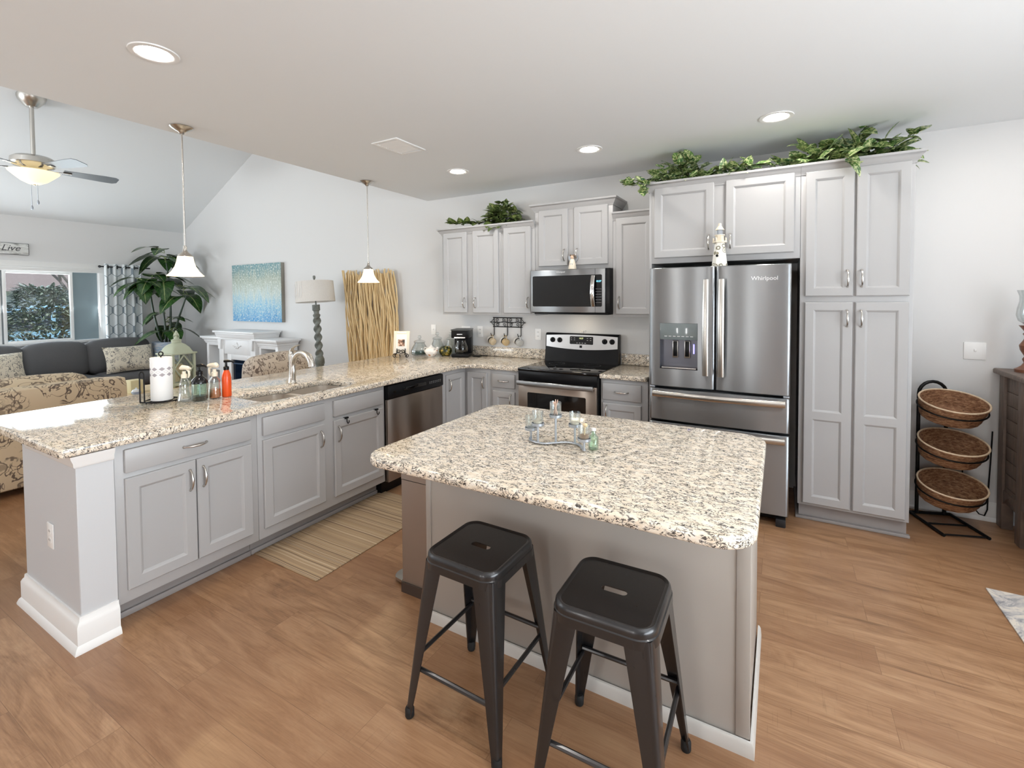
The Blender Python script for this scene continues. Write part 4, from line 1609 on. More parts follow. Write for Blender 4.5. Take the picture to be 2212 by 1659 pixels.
MW_ = mat('white glaze', S(232, 228, 222), .25)
MD = mat('charcoal glaze', S(58, 54, 52), .25)
MC = mat('cream glaze', S(216, 196, 164), .25)
MG = mat('pale grey glaze', S(196, 194, 188), .25)
for x, lw, lab in ((hk[0], MC, 'cream and charcoal mug on the hook nearest the coffee maker'), (hk[1], mat('tan glaze', S(206, 180, 136), .25), 'tan and charcoal mug on the middle hook'), (hk[2], MG, 'pale grey and charcoal mug on the hook nearest the range')):
    Mx = Matrix.Rotation(R(-28), 4, 'Z') @ Matrix.Rotation(R(-72), 4, 'Y') @ Matrix.Rotation(R(0), 4, 'Z')
    o = mug(lab, (0, 0, 0), Mx.to_euler(), MW_, MD, lw)
    hp = Mx @ Vector((.058, 0, .050))
    o.location = Vector((x - .010, yw - .026, 1.137)) - hp - Vector((0, 0, .0))

# ------------------------------------------------------------------ bar items
ph = thing('paper_towel_holder', 'black wire paper towel holder with a tall side arm', 'towel holder', (-1.29, -2.93, cz))
px, py = -1.296, -2.920
b = B()
b.tube([(px + .088 * math.cos(2 * PI * k / 28), py + .088 * math.sin(2 * PI * k / 28), cz + .010) for k in range(28)], .0040, 8, True)
b.tube([(px + .055 * math.cos(2 * PI * k / 24), py + .055 * math.sin(2 * PI * k / 24), cz + .010) for k in range(24)], .0035, 8, True)
b.tube([(px - .088, py, cz + .010), (px + .088, py, cz + .010)], .0035, 8)
b.tube([(px, py - .088, cz + .010), (px, py + .088, cz + .010)], .0035, 8)
for k in range(3):
    a = R(30 + 120 * k)
    b.ball((px + .085 * math.cos(a), py + .085 * math.sin(a), cz + .0055), .0055, n=8)
fin(b, 'base', BLKWIRE, ph)
b = B().tube([(px, py, cz + .010), (px, py, cz + .288)] + [(px + .012 * math.sin(R(a)) * .71, py + .012 * math.sin(R(a)) * .71, cz + .300 - .012 * math.cos(R(a))) for a in range(20, 360, 34)], .0038, 8)
fin(b, 'centre_rod', BLKWIRE, ph)
ax, ay = px - .018, py - .098
q1, q2 = Vector((ax - .013, ay - .006, cz + .010)), Vector((ax + .013, ay + .006, cz + .010))
b = B().tube([q1, q1 + Vector((0, 0, .17))] + [((q1 + q2) / 2) + (q1 - q2) / 2 * math.cos(R(a)) + Vector((0, 0, .17 + .018 * math.sin(R(a)))) for a in range(20, 180, 20)] + [q2 + Vector((0, 0, .17)), q2], .0042, 8)
b.tube([q1, q2, Vector((px - .010, py - .086, cz + .010))], .0042, 8)
fin(b, 'side_arm', BLKWIRE, ph)
ptm = mat('paper towel with grey diamond print', S(246, 245, 244), .9)
g = N(ptm)
tc = g.n('ShaderNodeTexCoord')
s = g.sep(tc.outputs['Object'])
ang = g.math('ARCTAN2', s[1], s[0])
zz = g.math('ABSOLUTE', g.math('SUBTRACT', s[2], .192))
row = g.math('ABSOLUTE', g.math('SUBTRACT', zz, .018))
tri = g.math('ABSOLUTE', g.math('SUBTRACT', g.math('FRACT', g.math('MULTIPLY', ang, 9 / (2 * PI))), .5))
dm = g.math('ADD', g.math('MULTIPLY', row, 36), tri)
tri2 = g.math('ABSOLUTE', g.math('SUBTRACT', g.math('FRACT', g.math('ADD', g.math('MULTIPLY', ang, 9 / (2 * PI)), .5)), .5))
dm2 = g.math('ADD', g.math('MULTIPLY', zz, 36), tri2)
f1 = g.ramp(dm, [(.40, 1), (.44, 0)])
f2 = g.ramp(g.math('ABSOLUTE', g.math('SUBTRACT', dm2, .30)), [(.07, 1), (.10, 0)])
g.color(g.mix(g.math('MULTIPLY', g.math('MAXIMUM', f1, g.math('MULTIPLY', f2, .35)), .9), S(246, 245, 244), S(160, 152, 158)))
g.bump(g.noise(g.obj(), 160, 1), .25, .002)
pr_ = B().lathe([(.010, .013), (.056, .013), (.0575, .016), (.0575, .274), (.056, .278), (.010, .278)], (px, py, cz), 40, close=True)
pr_ = fin(pr_, 'paper_towel_roll', ptm, origin=(px, py, cz))
tag(pr_, 'paper towel roll with a grey diamond band, on the wire holder', 'paper towels')


def bottle(name, label, x, y, prof, m_, extras, cat='bottle'):
    o = thing(name, label, cat, (x, y, cz))
    fin(B().lathe([(r, z + cz) for r, z in prof], (x, y, 0), 26), 'body', m_, o)
    for nm, b, mm_ in extras(x, y):
        fin(b, nm, mm_, o)
    return o


def sprayhead(x, y, z, a, big=1.):
    ca_, sa = math.cos(a), math.sin(a)
    d = lambda u, v, w_=0: Vector((x + ca_ * u * big, y + sa * u * big, z + v * big))
    b = B().lathe([(0, 0), (.016 * big, 0), (.017 * big, .022 * big), (.010 * big, .028 * big), (.010 * big, .042 * big), (0, .042 * big)], (x, y, z), 16)
    b.tube([d(-.026, .058), d(-.010, .066), d(.022, .064), d(.046, .060)], [.009 * big, .016 * big, .013 * big, .008 * big], 10)
    t_ = B().tube([d(.020, .055), d(.036, .042), d(.038, .018), d(.030, .002)], [.006 * big, .007 * big, .006 * big, .004 * big], 8)
    return b, t_


def pump(x, y, z, a, sc_=1.):
    d = lambda u, v: Vector((x + math.cos(a) * u, y + math.sin(a) * u, z + v))
    b = B().lathe([(0, 0), (.018 * sc_, 0), (.018 * sc_, .020), (.010 * sc_, .024), (.006, .030), (.006, .052), (0, .052)], (x, y, z), 16)
    b.tube([d(-.012, .056), d(.012, .058), d(.040, .056), d(.052, .046)], [.010 * sc_, .010 * sc_, .006 * sc_, .004], 10)
    return b


CLOUD = mat('cream translucent sprayer', S(246, 234, 212), .35)
SOAP = mat('amber liquid soap', S(206, 128, 78), .2)
DARKSOAP = mat('dark brown liquid soap', S(48, 24, 20), .15)


def ex1(x, y):
    a, t_ = sprayhead(x, y, cz + .148, R(20))
    return [('sprayer', a, CLOUD), ('trigger', t_, CLOUD)]


bottle('spray_bottle', 'clear waisted spray bottle with a cream trigger, beside the towel holder', -1.168, -2.852, [(0, .002), (.036, .002), (.040, .010), (.032, .045), (.026, .080), (.030, .105), (.022, .130), (.014, .148), (.012, .148), (.018, .128), (.026, .105), (.022, .080), (.028, .045), (.035, .012), (0, .008)], GLASS, ex1, 'spray bottle')


def ex2(x, y):
    sh = B().lathe([(.0455, .110), (.046, .118), (.040, .135), (.024, .152), (.016, .160), (.0155, .168), (0, .168)], (x, y, cz), 26)
    lq = B().lathe([(0, .006), (.040, .006), (.042, .012), (.042, .032), (0, .033)], (x, y, cz), 24)
    lb = B().prism([(R(-95 + 10 * k), 0) for k in range(11)], lambda u, v, w_: Vector((x + .0462 * math.cos(u), y + .0462 * math.sin(u), cz + .048 + w_)), 0, .04) if False else None
    return [('shoulder', sh, mat('black glossy shoulder', S(18, 18, 20), .12)), ('pump', pump(x, y, cz + .166, R(20), 1.05), BLACK), ('liquid', lq, DARKSOAP),
            ('dip_tube', B().cyl((x, y, cz + .02), (x, y, cz + .16), .0028, None, 8), PEWTER)]


bottle('soap_bottle', 'round shouldered soap bottle with a black pump', -1.110, -2.792, [(0, .002), (.042, .002), (.0455, .008), (.0455, .110), (.0425, .110), (.0425, .010), (0, .007)], thin_glass('greenish soap bottle plastic', (.80, .90, .86, 1)), ex2, 'soap bottle')


def ex3(x, y):
    a, t_ = sprayhead(x, y, cz + .142, R(195), 1.1)
    lq = B().lathe([(0, .006), (.030, .006), (.032, .012), (.030, .060), (0, .061)], (x, y, cz), 24)
    return [('sprayer', a, CLOUD), ('trigger', t_, CLOUD), ('liquid', lq, SOAP)]


bottle('spray_bottle', 'clear spray bottle of amber liquid beside the orange bottle', -1.105, -2.704, [(0, .002), (.033, .002), (.036, .010), (.034, .060), (.030, .095), (.034, .115), (.020, .134), (.014, .142), (.012, .142), (.018, .130), (.030, .114), (.027, .095), (.031, .060), (.033, .012), (0, .008)], GLASS, ex3, 'spray bottle')


def ex4(x, y):
    return [('pump', pump(x, y, cz + .176, R(25), .9), BLACK)]


bottle('soap_bottle', 'slim orange soap bottle with a black pump', -1.085, -2.640, [(0, .002), (.026, .002), (.028, .008), (.028, .120), (.025, .145), (.018, .166), (.014, .176), (0, .176)], mat('orange plastic', S(230, 84, 30), .25), ex4, 'soap bottle')
tr = thing('counter_tray', 'clear glass tray under the spray and soap bottles', 'tray', (-1.13, -2.77, CT))
del tr['label'], tr['category']
bpy.data.objects.remove(tr)

# two black hooks over the sink cabinet door
for i, (y, lab) in enumerate(((-2.085, 'small black over door hook nearer the middle of the sink cabinet'), (-1.800, 'small black over door hook nearer the dishwasher'))):
    xf = XP + DT
    b = B()
    b.box(xf + .0005, xf + .003, y - .018, y + .018, .700, .711, .001)
    b.box(xf - DT * .8, xf + .003, y - .018, y + .018, .7085, .711, .0005)
    b.tube([(xf + .004, y, .706), (xf + .006, y, .680), (xf + .016, y, .668), (xf + .026, y, .678), (xf + .027, y, .692)], .0035, 8)
    tag(fin(b, 'door_hook', BLKWIRE, origin=(xf, y, .70)), lab, 'hook', 'over door hooks')

# ------------------------------------------------------------------ island items
ch = thing('candle_holder', 'pale metal wavy candle holder with five cups on the island', 'candle holder', (1.24, -2.54, CT))
cp_ = [(1.095, -2.513), (1.115, -2.550), (1.158, -2.566), (1.192, -2.562), (1.226, -2.532), (1.262, -2.504), (1.303, -2.501), (1.338, -2.522), (1.371, -2.569)]
pts = []
for i in range(len(cp_) - 1):
    p0, p1, p2, p3 = [Vector((*cp_[max(0, min(len(cp_) - 1, i + k))], 0)) for k in (-1, 0, 1, 2)]
    for k in range(5):
        t_ = k / 5
        pts.append(.5 * ((2 * p1) + (p2 - p0) * t_ + (2 * p0 - 5 * p1 + 4 * p2 - p3) * t_ ** 2 + (3 * p1 - p0 - 3 * p2 + p3) * t_ ** 3))
pts.append(Vector((*cp_[-1], 0)))
b = B().tube([p + Vector((0, 0, CT + .0075)) for p in pts], .0075, 8, flat=.5, up=(0, 0, 1))
fin(b, 'base_bar', PEWTER, ch)
posts = [(1.097, -2.514, .958), (1.158, -2.566, .998), (1.226, -2.530, 1.034), (1.303, -2.501, .996), (1.371, -2.569, .962)]
for x, y, z in posts:
    fin(B().cyl((x, y, CT + .006), (x, y, z), .0048, None, 10), 'post', PEWTER, ch)
    fin(B().lathe([(0, -.002), (.025, -.002), (.027, 0), (.0275, .011), (.0255, .011), (.0245, .002), (0, .002)], (x, y, z), 24), 'cup', PEWTER, ch)
labs = ['clear votive glass on the low cup at the range end of the holder', 'clear votive glass beside the lowest range-end cup', 'clear glass full of matches on the tallest post', 'clear votive glass on the second cup from the green bottle', 'clear glass holding a wooden scoop beside the green bottle']
SANDM = mat('tan filling', S(150, 118, 90), .8)
MATCH = mat('pale pink matchstick', S(226, 190, 170), .7)
for i, (x, y, z) in enumerate(posts):
    o = thing('votive_glass', labs[i], 'glass', (x, y, z + .0025), 'glasses on the candle holder')
    zb, hh, rr = z + .003, .058 if i != 2 else .062, .0235
    fin(B().lathe([(0, zb), (rr - .003, zb), (rr, zb + .004), (rr + .002, zb + hh), (rr - .0005, zb + hh), (rr - .0025, zb + .007), (0, zb + .006)], (x, y, 0), 24), 'glass', GLASS, o)
    if i in (1, 3):
        tag(fin(B().lathe([(0, zb + .007), (.018, zb + .007), (.018, zb + .016), (0, zb + .016)], (x, y, 0), 18), 'tealight', CREAM, origin=(x, y, zb)), 'small cream tealight inside the %s votive glass' % ('range side' if i == 1 else 'refrigerator side'), 'candle')
    if i == 2:
        for k in range(7):
            a = k * 2.4
            b = B().tube([(x + .010 * math.cos(a), y + .010 * math.sin(a), zb + .008), (x + .012 * math.cos(a + 2.6), y + .012 * math.sin(a + 2.6), zb + .062 + .004 * (k % 3))], .0016, 6)
            tag(fin(b, 'matchstick', MATCH, origin=(x, y, zb)), 'thin pale matchstick standing in the tallest glass', 'matchstick', 'matchsticks in the glass')
    if i == 4:
        fin(B().lathe([(0, zb + .007), (.019, zb + .007), (.0195, zb + .020), (0, zb + .021)], (x, y, 0), 18), 'filling', SANDM, o)
        b = B().tube([(x + .002, y, zb + .02), (x + .004, y, zb + .055)], .003, 8)
        b.ball((x + .005, y, zb + .062), .011, 1, .5, .8, 10)
        tag(fin(b, 'wooden_scoop', PALEWOOD, origin=(x, y, zb)), 'tiny wooden scoop sticking out of the end glass', 'scoop')
x, y = 1.392, -2.515
o = thing('small_bottle', 'small pale green glass bottle behind the end of the candle holder', 'bottle', (x, y, CT))
fin(B().lathe([(0, .001), (.020, .001), (.022, .005), (.022, .050), (.014, .060), (.0095, .066), (.0095, .080), (.007, .080), (.0075, .065), (.012, .058), (.019, .049), (.019, .006), (0, .004)], (x, y, CT), 22), 'body', GREENGLASS, o)
fin(B().lathe([(0, .079), (.0105, .079), (.0105, .088), (0, .089)], (x, y, CT), 14), 'cap', WHITE, o)

# ------------------------------------------------------------------ small ornaments
an = thing('angel_figurine', 'small white angel figurine with a grey heart on the microwave', 'figurine', (.405, -.345, 1.807))
b = B().lathe([(0, 0), (.036, 0), (.038, .006), (.030, .05), (.022, .085), (.012, .094), (0, .096)], (.405, -.345, 1.807), 18)
fin(b, 'robe', CREAM, an)
fin(B().ball((.405, -.347, 1.918), .018), 'head', mat('figurine face', S(226, 196, 170), .5), an)
b = B().ball((.405, -.340, 1.926), .019, 1, 1, .8)
for k in range(9):
    b.ball((.405 + .017 * math.cos(k * .7), -.342 + .010 * math.sin(k * 1.3), 1.93 + .008 * math.sin(k * 2.1)), .007, n=8)
fin(b, 'hair', mat('figurine curls', S(120, 96, 76), .6), an)
for s_ in (-1, 1):
    b = B()
    b.prism([(0, 0), (.030, .030), (.040, .060), (.030, .075), (.012, .050), (0, .030)], lambda u, v, w_: Vector((.405 + s_ * (.010 + u), -.328 + w_, 1.862 + v)), 0, .006)
    fin(b, 'wing', PEWTER, an)
hp = [(.014 * (16 * math.sin(t) ** 3) / 16, .014 * (13 * math.cos(t) - 5 * math.cos(2 * t) - 2 * math.cos(3 * t) - math.cos(4 * t)) / 16) for t in [2 * PI * k / 24 for k in range(24)]]
fin(B().prism(hp, lambda u, v, w_: Vector((.405 + u, -.375 + w_, 1.848 + v)), 0, .008), 'heart', PEWTER, an)

lh = thing('lighthouse_ornament', 'white wooden lighthouse bird house standing on the refrigerator', 'ornament', (1.684, -.70, 1.753))
lx, ly, z0 = 1.684, -.70, 1.753
lm_ = mat('painted flower lighthouse', S(226, 222, 208), .5)
g = N(lm_)
dd = g.voro(g.obj(), 26)
g.color(g.mix(g.ramp(g.math('ABSOLUTE', g.math('SUBTRACT', dd, .40)), [(0, 1), (.05, 1), (.09, 0)]), g.mix(g.ramp(dd, [(.18, 0), (.26, 1)]), S(180, 176, 160), S(240, 238, 230)), S(140, 134, 112)))


def sq(b, prof, rot=PI / 8, n=8):
    rings = [b.ring([Vector((lx + r * math.cos(rot + 2 * PI * k / n), ly + r * math.sin(rot + 2 * PI * k / n), z0 + z)) for k in range(n)]) for r, z in prof]
    for i in range(len(rings) - 1):
        b.bridge(rings[i], rings[i + 1])
    b.cap(rings[0], True)
    b.cap(rings[-1])
    return b


tw = fin(sq(B(), [(.056, 0), (.034, .178)]), 'tower', lm_, lh, smooth=False)
fin(B().cyl((lx - .012, ly - .052, z0 + .085), (lx - .012, ly - .0425, z0 + .085), .009, None, 16), 'entrance_hole', BLACK, tw)
fin(sq(B(), [(.046, .178), (.050, .182), (.050, .190), (.030, .190), (.028, .228), (.036, .230), (.036, .236)]), 'gallery', CREAM, lh, smooth=False)
for k in range(8):
    a = PI / 8 + 2 * PI * k / 8
    fin(B().cyl((lx + .044 * math.cos(a), ly + .044 * math.sin(a), z0 + .188), (lx + .044 * math.cos(a), ly + .044 * math.sin(a), z0 + .214), .0035, None, 8), 'baluster', CREAM, lh)
fin(sq(B(), [(.019, .236), (.019, .270)]), 'lantern_room', PEWTER, lh, smooth=False)
fin(sq(B(), [(.031, .270), (.030, .274), (.012, .300), (.010, .318), (.0, .320)]), 'roof', CREAM, lh, smooth=False)

so = thing('butterfly_ornament', 'tiny wire butterfly perched on the range backguard', 'ornament', (.395, -.045, 1.196))
for s_ in (-1, 1):
    b = B()
    pts_ = [(0, 0, 0), (s_ * .012, 0, .014), (s_ * .026, 0, .020), (s_ * .028, 0, .008), (s_ * .014, 0, .002)]
    b.tube([(.395 + p[0], -.045, 1.205 + p[2]) for p in pts_], .0013, 6, True)
    fin(b, 'wing', NICKEL, so)
fin(B().cyl((.395, -.045, 1.1955), (.395, -.045, 1.222), .0022, None, 8), 'body', NICKEL, so)

# ------------------------------------------------------------------ ivy


def leaf(b, M_, L, W, cup=.18, kind='heart', droop=.25):
    """one leaf with midrib fold; uv u = across (-1..1), v = along"""
    uv = b.bm.loops.layers.uv.verify()
    if kind == 'heart':
        outl = [(-.12, .34), (-.08, .70), (.04, .96), (.20, 1.04), (.40, 1.), (.60, .82), (.80, .50), (.93, .20), (1.0, .0)]
    else:
        outl = [(-.02, .22), (.03, .70), (.14, .98), (.30, 1.0), (.48, .95), (.64, .80), (.80, .54), (.92, .24), (1.0, 0.)]
    rows = []
    for t_, wv in outl:
        zc = -droop * L * max(0, t_) ** 2
        mid = M_ @ Vector((max(t_, 0) * L, 0, zc))
        l_ = M_ @ Vector((t_ * L, wv * W / 2, zc + cup * wv * W / 2))
        r_ = M_ @ Vector((t_ * L, -wv * W / 2, zc + cup * wv * W / 2))
        rows.append((b.bm.verts.new(l_), b.bm.verts.new(mid), b.bm.verts.new(r_), t_))
    for a, c in zip(rows, rows[1:]):
        for (v1, v2, v3, v4, us) in ((a[0], a[1], c[1], c[0], (1, 0, 0, 1)), (a[1], a[2], c[2], c[1], (0, -1, -1, 0))):
            f_ = b.bm.faces.new((v1, v2, v3, v4))
            f_.smooth = True
            for lp, u_, tt in zip(f_.loops, us, (a[3], a[3], c[3], c[3])):
                lp[uv].uv = (u_, tt)


def leaf_frame(p, d, up):
    d = Vector(d).normalized()
    y = Vector(up).cross(d)
    if y.length < 1e-3:
        y = Vector((1, 0, 0)).cross(d)
    y.normalize()
    z = d.cross(y)
    M_ = Matrix((d, y, z)).transposed().to_4x4()
    M_.translation = p
    return M_


def ivy(label, blobs, trails, material, seed, size=(.05, .085), group=None):
    """blobs: (centre, radii, leaves); trails: (points, leaves)"""
    rnd = random.Random(seed)
    o = thing('trailing_ivy', label, 'plant', blobs[0][0] if blobs else trails[0][0][0])
    fb, sb = B(), B()

    def put(p, d):
        L = rnd.uniform(*size)
        up = Vector((rnd.uniform(-.5, .5), rnd.uniform(-.9, .1), 1.0))
        leaf(fb, leaf_frame(p, d, up), L, L * rnd.uniform(.7, .9), rnd.uniform(.05, .3), 'heart', rnd.uniform(.05, .45))
    for c_, rad, n_ in blobs:
        c_ = Vector(c_)
        for k in range(n_):
            while True:
                q_ = Vector((rnd.uniform(-1, 1), rnd.uniform(-1, 1), rnd.uniform(-.25, 1)))
                if .25 < q_.length < 1:
                    break
            p = c_ + Vector((q_.x * rad[0], q_.y * rad[1], max(q_.z, -.1) * rad[2]))
            d = Vector((q_.x + rnd.uniform(-.7, .7), q_.y - .35 + rnd.uniform(-.6, .6), q_.z * .5 + rnd.uniform(-.55, .45)))
            if p.y + d.y * .06 < -.60:
                d.z = abs(d.z) + .2
            put(p, d)
            if k % 7 == 0:
                sb.tube([c_, (c_ + p) / 2 + Vector((0, 0, .02)), p], .0022, 5)
    for pts_, n_ in trails:
        pts_ = [Vector(p) for p in pts_]
        sb.tube(pts_, .0024, 5)
        for k in range(n_):
            t_ = (k + rnd.random()) / n_ * (len(pts_) - 1)
            i = min(int(t_), len(pts_) - 2)
            p = pts_[i].lerp(pts_[i + 1], t_ - i)
            ax_ = (pts_[i + 1] - pts_[i]).normalized()
            d = ax_ * rnd.uniform(-.2, .9) + Vector((rnd.uniform(-1, 1), rnd.uniform(-1, .3), rnd.uniform(-.2, .7)))
            put(p + Vector((0, 0, .008)), d)
    fin(fb, 'foliage', material, o, recalc=False)
    fin(sb, 'stem', STEM, o)
    return o


TOPU, TOPF = 2.298, 2.438
ivy('dark ivy mound with a trailing end on the wall cabinet pair', [((-.44, -.17, TOPU), (.21, .13, .235), 280)],
    [([(-.55, -.2, TOPU + .03), (-.75, -.26, TOPU + .035), (-.92, -.29, TOPU + .04), (-1.04, -.28, TOPU + .05)], 48)], IVY, 3, (.055, .09))
ivy('variegated ivy spreading along the refrigerator cabinet top', [((1.36, -.44, TOPF), (.22, .16, .215), 230), ((1.72, -.50, TOPF), (.16, .10, .09), 50)],
    [([(1.28, -.5, TOPF + .03), (1.16, -.60, TOPF + .02), (1.05, -.64, TOPF - .01), (.98, -.64, TOPF + .02)], 22), ([(1.17, -.62, TOPF + .01), (1.13, -.67, TOPF - .05), (1.12, -.68, TOPF - .10)], 7),
     ([(1.5, -.5, TOPF + .03), (1.75, -.55, TOPF + .05), (1.98, -.58, TOPF + .03)], 26), ([(1.83, -.5, TOPF + .02), (1.84, -.48, TOPF + .10)], 5)], POTHOS, 5, (.06, .095))
ivy('cream and green ivy arching over the pantry cabinet top', [((2.36, -.42, TOPF), (.25, .14, .17), 150), ((2.63, -.40, TOPF), (.17, .12, .18), 85)],
    [([(2.5, -.4, TOPF + .08), (2.52, -.38, TOPF + .20), (2.55, -.37, TOPF + .25)], 5), ([(2.68, -.4, TOPF + .08), (2.80, -.38, TOPF + .15), (2.84, -.36, TOPF + .18)], 9),
     ([(2.28, -.45, TOPF + .06), (2.2, -.46, TOPF + .15), (2.15, -.46, TOPF + .17)], 3), ([(2.3, -.55, TOPF + .02), (2.15, -.57, TOPF + .02), (2.05, -.58, TOPF + .02)], 12),
     ([(2.42, -.60, TOPF + .01), (2.44, -.675, TOPF - .02), (2.45, -.68, TOPF - .06)], 6)], POTHOS, 9, (.075, .125))

# ------------------------------------------------------------------ rugs
b = B().box(-.700, -.130, -2.715, -1.650, .0005, .007, .002)
tag(fin(b, 'runner_rug', RUNNER, origin=(-.43, -2.2, 0)), 'tan striped runner on the floor in front of the sink cabinet', 'rug')
b = B().box(3.018, 5.3, -3.4, -1.035, .0005, .009, .002)
tag(fin(b, 'area_rug', RUG, origin=(4.2, -2.2, 0)), 'pale faded area rug in front of the dark sideboard', 'rug')

# ------------------------------------------------------------------ basket stand, sideboard
fd_ = Vector((.33, -.94, 0)).normalized()
wd_ = Vector((.94, .33, 0)).normalized()
bc = Vector((2.985, -.045, 0))


def rk(a, f_, z):
    return bc + wd_ * a + fd_ * f_ + Vector((0, 0, z))


rack = thing('basket_stand', 'black metal stand carrying three tilted oval baskets', 'stand', (3.05, -.2, 0))
b = B()
for s_ in (-1, 1):
    b.tube([rk(s_ * .125, .03, .011), rk(s_ * .125, .37, .011)], .010, 8)
b.tube([rk(-.125, .20, .011), rk(.125, .20, .011)], .0055, 8)
b.tube([rk(-.125, .355, .011), rk(.125, .355, .011)], .0055, 8)
b.tube([rk(-.125, .03, .011), rk(.125, .03, .011)], .010, 8)
fin(b, 'foot_frame', BLKWIRE, rack)
b = B()
b.tube([rk(-.085, .035, .012), rk(-.085, .035, .86)] + [rk(.085 * -math.cos(R(a)), .035, .86 + .085 * math.sin(R(a))) for a in range(18, 180, 18)] + [rk(.085, .035, .86), rk(.085, .035, .012)], .011, 10)
fin(b, 'back_arch', BLKWIRE, rack)
BZ = (.815, .545, .265)
TILT = R(19)
RA, RBX = .196, .165


def bframe(z):
    """basket frame: origin, width dir, tilted front dir, tilted up"""
    f2 = fd_ * math.cos(TILT) - Vector((0, 0, 1)) * math.sin(TILT)
    u2_ = Vector((0, 0, 1)) * math.cos(TILT) + fd_ * math.sin(TILT)
    o_ = bc + fd_ * .215 + Vector((0, 0, z)) + wd_ * .005
    M_ = Matrix((wd_, f2, u2_)).transposed().to_4x4()
    M_.translation = o_
    return M_


for z in BZ:
    M_ = bframe(z)
    b = B().tube([M_ @ Vector((RA * .955 * math.cos(2 * PI * k / 36), RBX * .955 * math.sin(2 * PI * k / 36), -.014)) for k in range(36)], .0048, 8, True)
    for s_ in (-1, 1):
        b.tube([M_ @ Vector((s_ * .085, -RBX * .955 * .88, -.014)), rk(s_ * .085, .035, z + .035)], .0045, 8)
    fin(b, 'holding_ring', BLKWIRE, rack)
RUST = WICKER
for k_, (z, lab) in enumerate(zip(BZ, ('oval seagrass basket in the top ring of the black stand', 'oval seagrass basket in the middle ring of the black stand', 'oval seagrass basket in the lowest ring of the black stand'))):
    M_ = bframe(z)
    o = thing('basket', lab, 'basket', M_.translation, 'baskets on the stand')
    b = B()
    rings = []
    n = 64
    prof = []
    for q_ in range(9):
        t_ = q_ / 8
        prof.append((.80 + .16 * t_ ** .7, -.088 + .122 * t_, 0))
    ins = [(r_ - .045, max(zz_, -.078), 1) for r_, zz_, _ in prof][::-1]
    for qi, (r_, zz_, inn) in enumerate(prof + ins):
        rings.append(b.ring([M_ @ Vector((RA * (r_ + .008 * math.sin(2 * PI * k / n * 16 + (PI if qi % 2 else 0))) * math.cos(2 * PI * k / n), RBX * (r_ + .008 * math.sin(2 * PI * k / n * 16 + (PI if qi % 2 else 0))) * math.sin(2 * PI * k / n), zz_)) for k in range(n)]))
    for i in range(len(rings) - 1):
        b.bridge(rings[i], rings[i + 1])
    b.cap(rings[0], True)
    b.cap(rings[-1])
    fin(b, 'bowl', RUST, o)
    b = B().tube([M_ @ Vector((RA * .945 * math.cos(2 * PI * k / 40), RBX * .945 * math.sin(2 * PI * k / 40), .036)) for k in range(40)], .0055, 8, True)
    fin(b, 'rim', RIMW, o)

sb = thing('sideboard', 'tall weathered dark wood sideboard with a ring handle', 'sideboard', (3.6, -.6, 0))
X0 = 3.345
b = B()
b.box(X0 + .02, 3.80, -.98, -.03, .17, 1.02, .004)
for k in range(9):
    b.box(X0 + .014, X0 + .021, -.30, -.08, .20 + k * .09, .286 + k * .09, .003)
fin(b, 'body', DARKWOOD, sb)
fin(B().box(X0 - .03, 3.83, -1.02, -.015, 1.02, 1.055, .010), 'top', DARKWOOD, sb)
for y in (-.075, -.36, -.94):
    fin(B().box(X0, X0 + .06, y - .04, y + .04, 0, 1.02, .005), 'leg', DARKWOOD, sb)
b = B()
yy = [(-.115 - .205 * k / 12, .17 - .0 + .065 * math.sin(PI * k / 12)) for k in range(13)]
b.prism([(u, v) for u, v in yy] + [(-.32, .26), (-.115, .26)], lambda u, v, w_: Vector((w_, u, v)), X0 + .006, X0 + .03)
fin(b, 'skirt', DARKWOOD, sb)
dd_ = fin(B().box(X0 - .004, X0 + .02, -.82, -.41, .24, .99, .004), 'door', DARKWOOD, sb)
b = B().tube([(X0 - .012, -.505 + .034 * math.cos(2 * PI * k / 26), .735 + .040 * math.sin(2 * PI * k / 26)) for k in range(26)], .005, 8, True)
b.lathe([(0, 0), (.012, 0), (.012, .006), (0, .010)], (X0 - .012, -.505, .772), 12)
fin(b, 'ring_handle', PEWTER, dd_)
hu = thing('hurricane_candle_holder', 'turned reddish wood candle holder with a clear glass bell on the sideboard', 'candle holder', (3.425, -.185, 1.056))
hx, hy, hz = 3.432, -.185, 1.056
b = B().lathe([(0, 0), (.062, 0), (.064, .018), (.050, .026), (.034, .040), (.022, .060), (.030, .082), (.020, .100), (.040, .140), (.045, .170), (.028, .200), (.018, .225), (.030, .242), (.020, .255), (.040, .285), (.048, .296), (0, .298)], (hx, hy, hz), 24)
fin(b, 'stem', REDWOOD, hu)
b = B().lathe([(.020, .300), (.052, .325), (.062, .362), (.058, .405), (.048, .450), (.048, .480), (.060, .520), (.058, .520), (.046, .480), (.046, .448), (.056, .404), (.060, .362), (.050, .328), (.018, .303)], (hx, hy, hz), 30, close=True)
fin(b, 'glass_bell', GLASS, hu)
cd_ = B().tube([(3.175, -.010, .36), (3.18, -.03, .22), (3.215, -.05, .11), (3.255, -.055, .055), (3.285, -.045, .045), (3.303, -.03, .085), (3.308, -.02, .20), (3.318, -.012, .40), (3.325, -.010, .62)], .0042, 7)
tag(fin(cd_, 'power_cord', BLACK, origin=(3.2, -.03, .1)), 'thin black power cord looping between the basket stand and the sideboard', 'cord')

